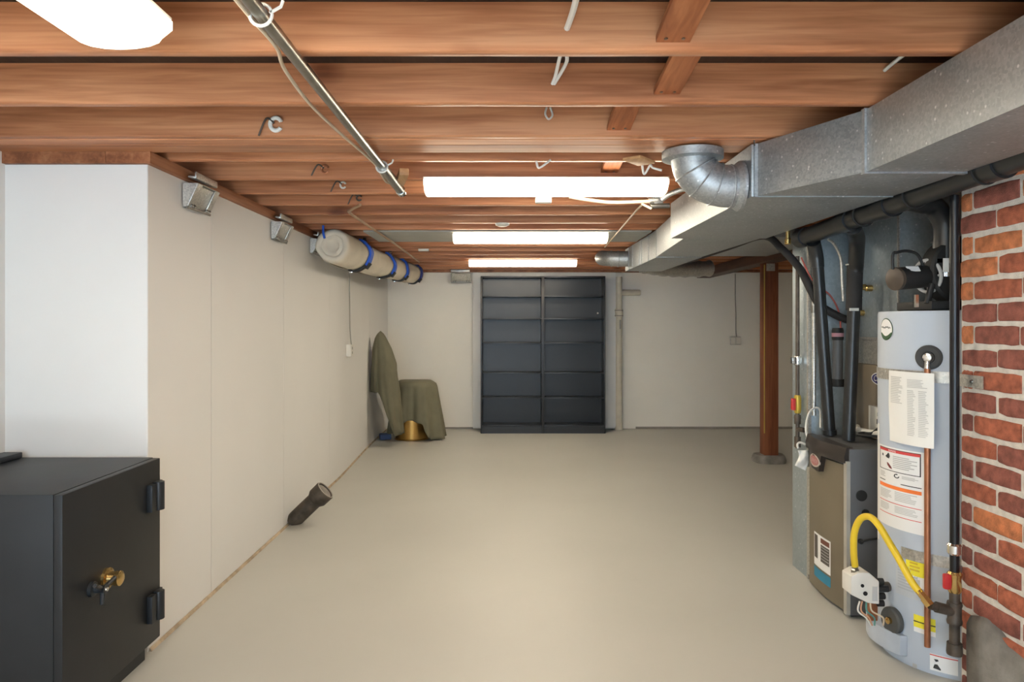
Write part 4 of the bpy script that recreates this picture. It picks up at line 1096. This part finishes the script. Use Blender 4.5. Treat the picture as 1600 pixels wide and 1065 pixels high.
# ------------------------------------------------------------------ brick wall
BX, BY = 1.72, 2.75
wb = struct(MB().box(BX+.006, 4.2, -3.1, BY-.001, 0, 2.13).build('wall_brick', M_mortar))
rb = random.Random(11); b = MB()
ph, pl_ = .0825, .252
z_ = 1.399-17*ph+.0; r_i = 0
while z_ < 2.10:
    row_off = (0 if r_i % 2 == 0 else .126)
    yend = 2.545+pl_ - (.126 if r_i % 2 else 0)
    y = BY
    # right-most joint positions run towards the camera
    joints = [BY]
    q = 2.545 if r_i % 2 else 2.675
    while q > -1.3: joints.append(q+rb.uniform(-.006, .006)); q -= pl_
    for y1, y0 in zip(joints, joints[1:]):
        if y1-y0 < .03: continue
        m = .0075+rb.uniform(-.001, .002)
        zj = rb.uniform(-.003, .003)
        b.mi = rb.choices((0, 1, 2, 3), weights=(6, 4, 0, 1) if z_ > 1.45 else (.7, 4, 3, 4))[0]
        n = 6; rings = []
        dx_ = rb.uniform(-.004, .003)
        for i in range(n+1):
            yy = y0+m+(y1-y0-2*m)*i/n
            e0, e1 = rb.uniform(-.002, .002), rb.uniform(-.002, .002)
            edge = i in (0, n); ins = .003 if edge else 0
            zl, zh = z_+.0085+zj+e0+ins*.6, z_+ph-.0085+zj+e1-ins*.6
            xf = BX+dx_+rb.uniform(-.0012, .0012)+ins*.8
            rings.append([(xf+.005, yy, zl), (xf, yy, zl+.006), (xf-.0005, yy, (zl+zh)/2), (xf, yy, zh-.006), (xf+.005, yy, zh), (BX+.03, yy, zh), (BX+.03, yy, zl)])
        b.loft(rings)
    z_ += ph; r_i += 1
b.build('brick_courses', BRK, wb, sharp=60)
b = MB(); rc = random.Random(5); rows = []
for j in range(9):
    v = j/8; ring = []
    for i in range(19):
        u = i/18; y = 2.672-1.75*u
        zt2 = .325+.02*math.sin(u*31)+.012*rc.uniform(-1, 1)
        ring.append((BX-.018-.010*math.sin(u*14+v*3)*v-.004*rc.random()+(.014 if j == 8 else 0), y, zt2*v))
    rows.append(ring)
b.loft(rows, False, False)
pg = b.build('concrete_skirt', M_conc, wb); pg.modifiers.new('thick', 'SOLIDIFY').thickness = -.03

# ------------------------------------------------------------------ things on the joists
PJ = -.556
t = thing('hanging_steel_pipe', 'long shiny steel pipe hung lengthwise under the joists', 'pipe', (PJ, 2.4, 2.08))
MB().tube([(PJ, .2, 2.096), (PJ, 1.6, 2.096), (PJ, 3.24, 2.096)], .0165, 20).build('tube', M_steel, t)
MB().tube([(PJ, 3.20, 2.096), (PJ, 3.80, 2.092)], .0225, 20).build('outer_tube', M_steel, t)
MB().lathe([(.0235, -.06), (.026, -.055), (.026, 0), (.014, .002)], (PJ, 3.80, 2.092), (0,1,0), 18).build('end_sleeve', M_chrome, t)
for y in (1.63, 3.20):
    b = MB().torus((PJ, y, 2.094), (0,1,0), .025, .004, 20, 6); b.tube([(PJ+.02, y, 2.098), (PJ+.045, y, 2.112), (PJ+.05, y, 2.126)], .004, 6); b.build('wire_tie', M_white, t)
o = MB().tube(spline([(PJ-.030, 1.50, 2.098), (PJ-.028, 1.65, 2.095), (PJ-.035, 1.85, 2.105), (PJ-.075, 2.05, 2.118), (PJ-.085, 2.35, 2.112), (PJ-.075, 2.7, 2.116), (PJ-.04, 3.05, 2.108), (PJ-.024, 3.2, 2.098), (PJ-.034, 3.40, 2.096), (PJ-.045, 3.6, 2.104), (PJ-.024, 3.68, 2.112)], 7), .0055, 8).build('grey_cable', M_cream)
tag(o, 'brownish cable sagging alongside the long steel pipe', 'cable')
R = Euler((0, 0, math.radians(13))).to_matrix()
o = MB().obox((-.515, 3.52, 2.112), (.045, .28, .034), R).build('wood_block', M_block, bevel=.006)
tag(o, 'short pale wooden block beside the end of the steel pipe', 'wood')
def hook(label, px, py, Y, m, r=.018, sx_=-1):
    p = at(px, py, Y)
    t = thing('ceiling_hook', label, 'hook', p, 'screw hooks in the joists')
    b = MB().tube(spline([Vector((p.x+sx_*.07, Y+.01, ZJ-.0005)), Vector((p.x+sx_*.035, Y-.005, p.z+.02)), p+Vector((sx_*.006, 0, .004))], 6), .004, 8); b.build('shank', M_iron, t)
    MB().torus(p, (.2, 1, .1), r, r*.34, 22, 8, .6, 5.9).build('hook', m, t)
hook('white coated hook under the third joist', 431, 194, 2.80, M_white, .024)
hook('rusty hook under a joist left of the steel pipe', 508, 264, 3.55, M_copper, .018)
hook('small pale hook near the steel pipe end', 536, 289, 3.98, M_white, .016)
hook('small dark hook above the thin copper tube', 561, 309, 4.40, M_iron, .016)
# thin copper tube along the canvas roll
o = MB().tube(spline([at(563, 320, 4.38), at(548, 328, 4.52), at(545, 331, 4.6), at(554, 338, 4.8)], 4)+[at(616, 380, 6.22), at(655, 409, 8.05)], .009, 10).build('copper_tube', mat('dull_copper', (.42,.27,.16), .5, .4))
tag(o, 'thin copper tube running above the canvas roll', 'tube')
# white cables through the joists
def cable(label, pts, r=.006, m=M_white, k=6):
    o = MB().tube(spline(pts, k), r, 8).build('hanging_cable', m); tag(o, label, 'cable'); return o
cable('flat white cable entering the nearest joist', [at(886, 44, 1.94), at(889, 36, 1.91), at(897, 12, 1.82), at(905, -22, 1.70)], .0085)
cable('pair of white cable loops at the second joist', [at(863, 131, 2.395), at(868, 118, 2.36), at(874, 92, 2.28), at(880, 76, 2.24), at(886, 90, 2.26), at(882, 104, 2.31), at(866, 131, 2.393)], .006)
cable('small white cable loop hanging at the third joist', [at(854, 168, 2.80), at(852, 178, 2.79), at(857, 186, 2.78), at(863, 180, 2.79), at(860, 168, 2.80)], .004)
cable('short bent white wire behind the doubled joist', [at(838, 252, 3.20), at(842, 262, 3.19), at(855, 254, 3.20), at(860, 250, 3.21)], .005)
cable('white wires dangling beside the elbow duct', [at(1003, 252, 3.22), at(1005, 268, 3.25), at(1008, 271, 3.25), at(1016, 258, 3.24), at(1020, 262, 3.23), at(1034, 266, 3.22)], .005)
cable('short white cable stub near the big duct', [at(1382, 110, 2.395), at(1395, 99, 2.35), at(1412, 86, 2.30)], .006)
# cable and fittings beneath the first crosswise light
t = thing('light_cord', 'cream cable and metal fitting under the largest crosswise light', 'cable', at(1000, 320, 3.95))
MB().tube(spline([at(890, 307, 3.9), at(918, 312, 3.92), at(955, 316, 3.94), at(1000, 315, 3.96), at(1018, 314, 3.96)], 7), .0095, 10).build('cable', M_cream, t)
MB().tube([at(1014, 314, 3.96), at(1028, 312, 3.96)], .016, 14).build('connector', M_galvb, t)
MB().obox(at(1028, 312, 3.97), (.05, .045, .05)).build('box', M_fslate, t, bevel=.004)
MB().tube([at(1016, 322, 3.95), at(1046, 321, 3.95)], .014, 14).build('elbow_fitting', M_steel, t)
MB().tube(spline([at(1034, 312, 3.94), at(1045, 304, 3.92), at(1062, 297, 3.9), at(1075, 294, 3.88)], 5), .014, 12).build('conduit', M_galvb, t)
o = MB().tube([at(1018, 326, 3.93), at(1004, 319, 3.95), at(995, 328, 4.2), at(945, 386, 6.9)], .006, 8).build('pull_cord', M_cream)
tag(o, 'thin cream cord running from the light fitting to the far joists', 'cord')
o = MB().obox(at(849, 313, 4.02), (.09, .05, .03)).build('ceiling_clip', M_white, bevel=.004); tag(o, 'small white clip box behind the largest crosswise light', 'clip')
o = MB().lathe([(.052, 0), (.050, .012), (.03, .022)], (at(785, 349, 5.2).x, 5.23, ZJ-.002), (0,0,-1), 28).build('smoke_detector', M_white); tag(o, 'small round white disc above the middle light', 'detector')
p = at(662, 393, 7.0); o = MB().obox((p.x, 7.0, ZJ-.012), (.10, .05, .022)).build('ceiling_clip', M_white, bevel=.003); tag(o, 'small white clip on the joist beyond the middle light', 'clip')

# ------------------------------------------------------------------ camera, light
cam = bpy.data.cameras.new('camera'); co = bpy.data.objects.new('camera', cam); C.objects.link(co)
co.location = (0, 0, EYE); co.rotation_euler = (math.pi/2, 0, 0)
cam.lens = 36*F/1600; cam.sensor_width = 36; cam.sensor_fit = 'HORIZONTAL'
cam.shift_x = (800-CX)/1600; cam.shift_y = -(532.5-CY)/1600
cam.clip_start = .05; cam.clip_end = 60
S = bpy.context.scene; S.camera = co
def area(name, loc, rot, sx_, sy_, power, col):
    l = bpy.data.lights.new(name, 'AREA'); l.shape = 'RECTANGLE'; l.size = sx_; l.size_y = sy_; l.energy = power; l.color = col
    o = bpy.data.objects.new(name, l); C.objects.link(o); o.location = loc; o.rotation_euler = rot; return o
area('added_daylight', (-.4, -3.25, 1.3), (math.radians(90), 0, 0), 2.6, 1.4, 135, (.58, .79, 1.0))  # added cool fill standing in for daylight at the unseen rear opening
sl = bpy.data.lights.new('added_sun', 'SUN'); sl.energy = 110; sl.angle = .01; sl.color = (.74, .87, 1.0)  # added sunlight: its floor patch behind the camera bounces up onto the joists
so = bpy.data.objects.new('added_sun', sl); C.objects.link(so); so.rotation_euler = (math.radians(50), 0, 0)
w = bpy.data.worlds.new('World'); S.world = w; w.use_nodes = True
bg = w.node_tree.nodes['Background']; bg.inputs[0].default_value = (.75, .86, 1., 1); bg.inputs[1].default_value = .8
S.view_settings.view_transform = 'Standard'; S.view_settings.look = 'None'; S.view_settings.gamma = 1.0
S.view_settings.use_curve_mapping = False
S.view_settings.exposure = 0.0
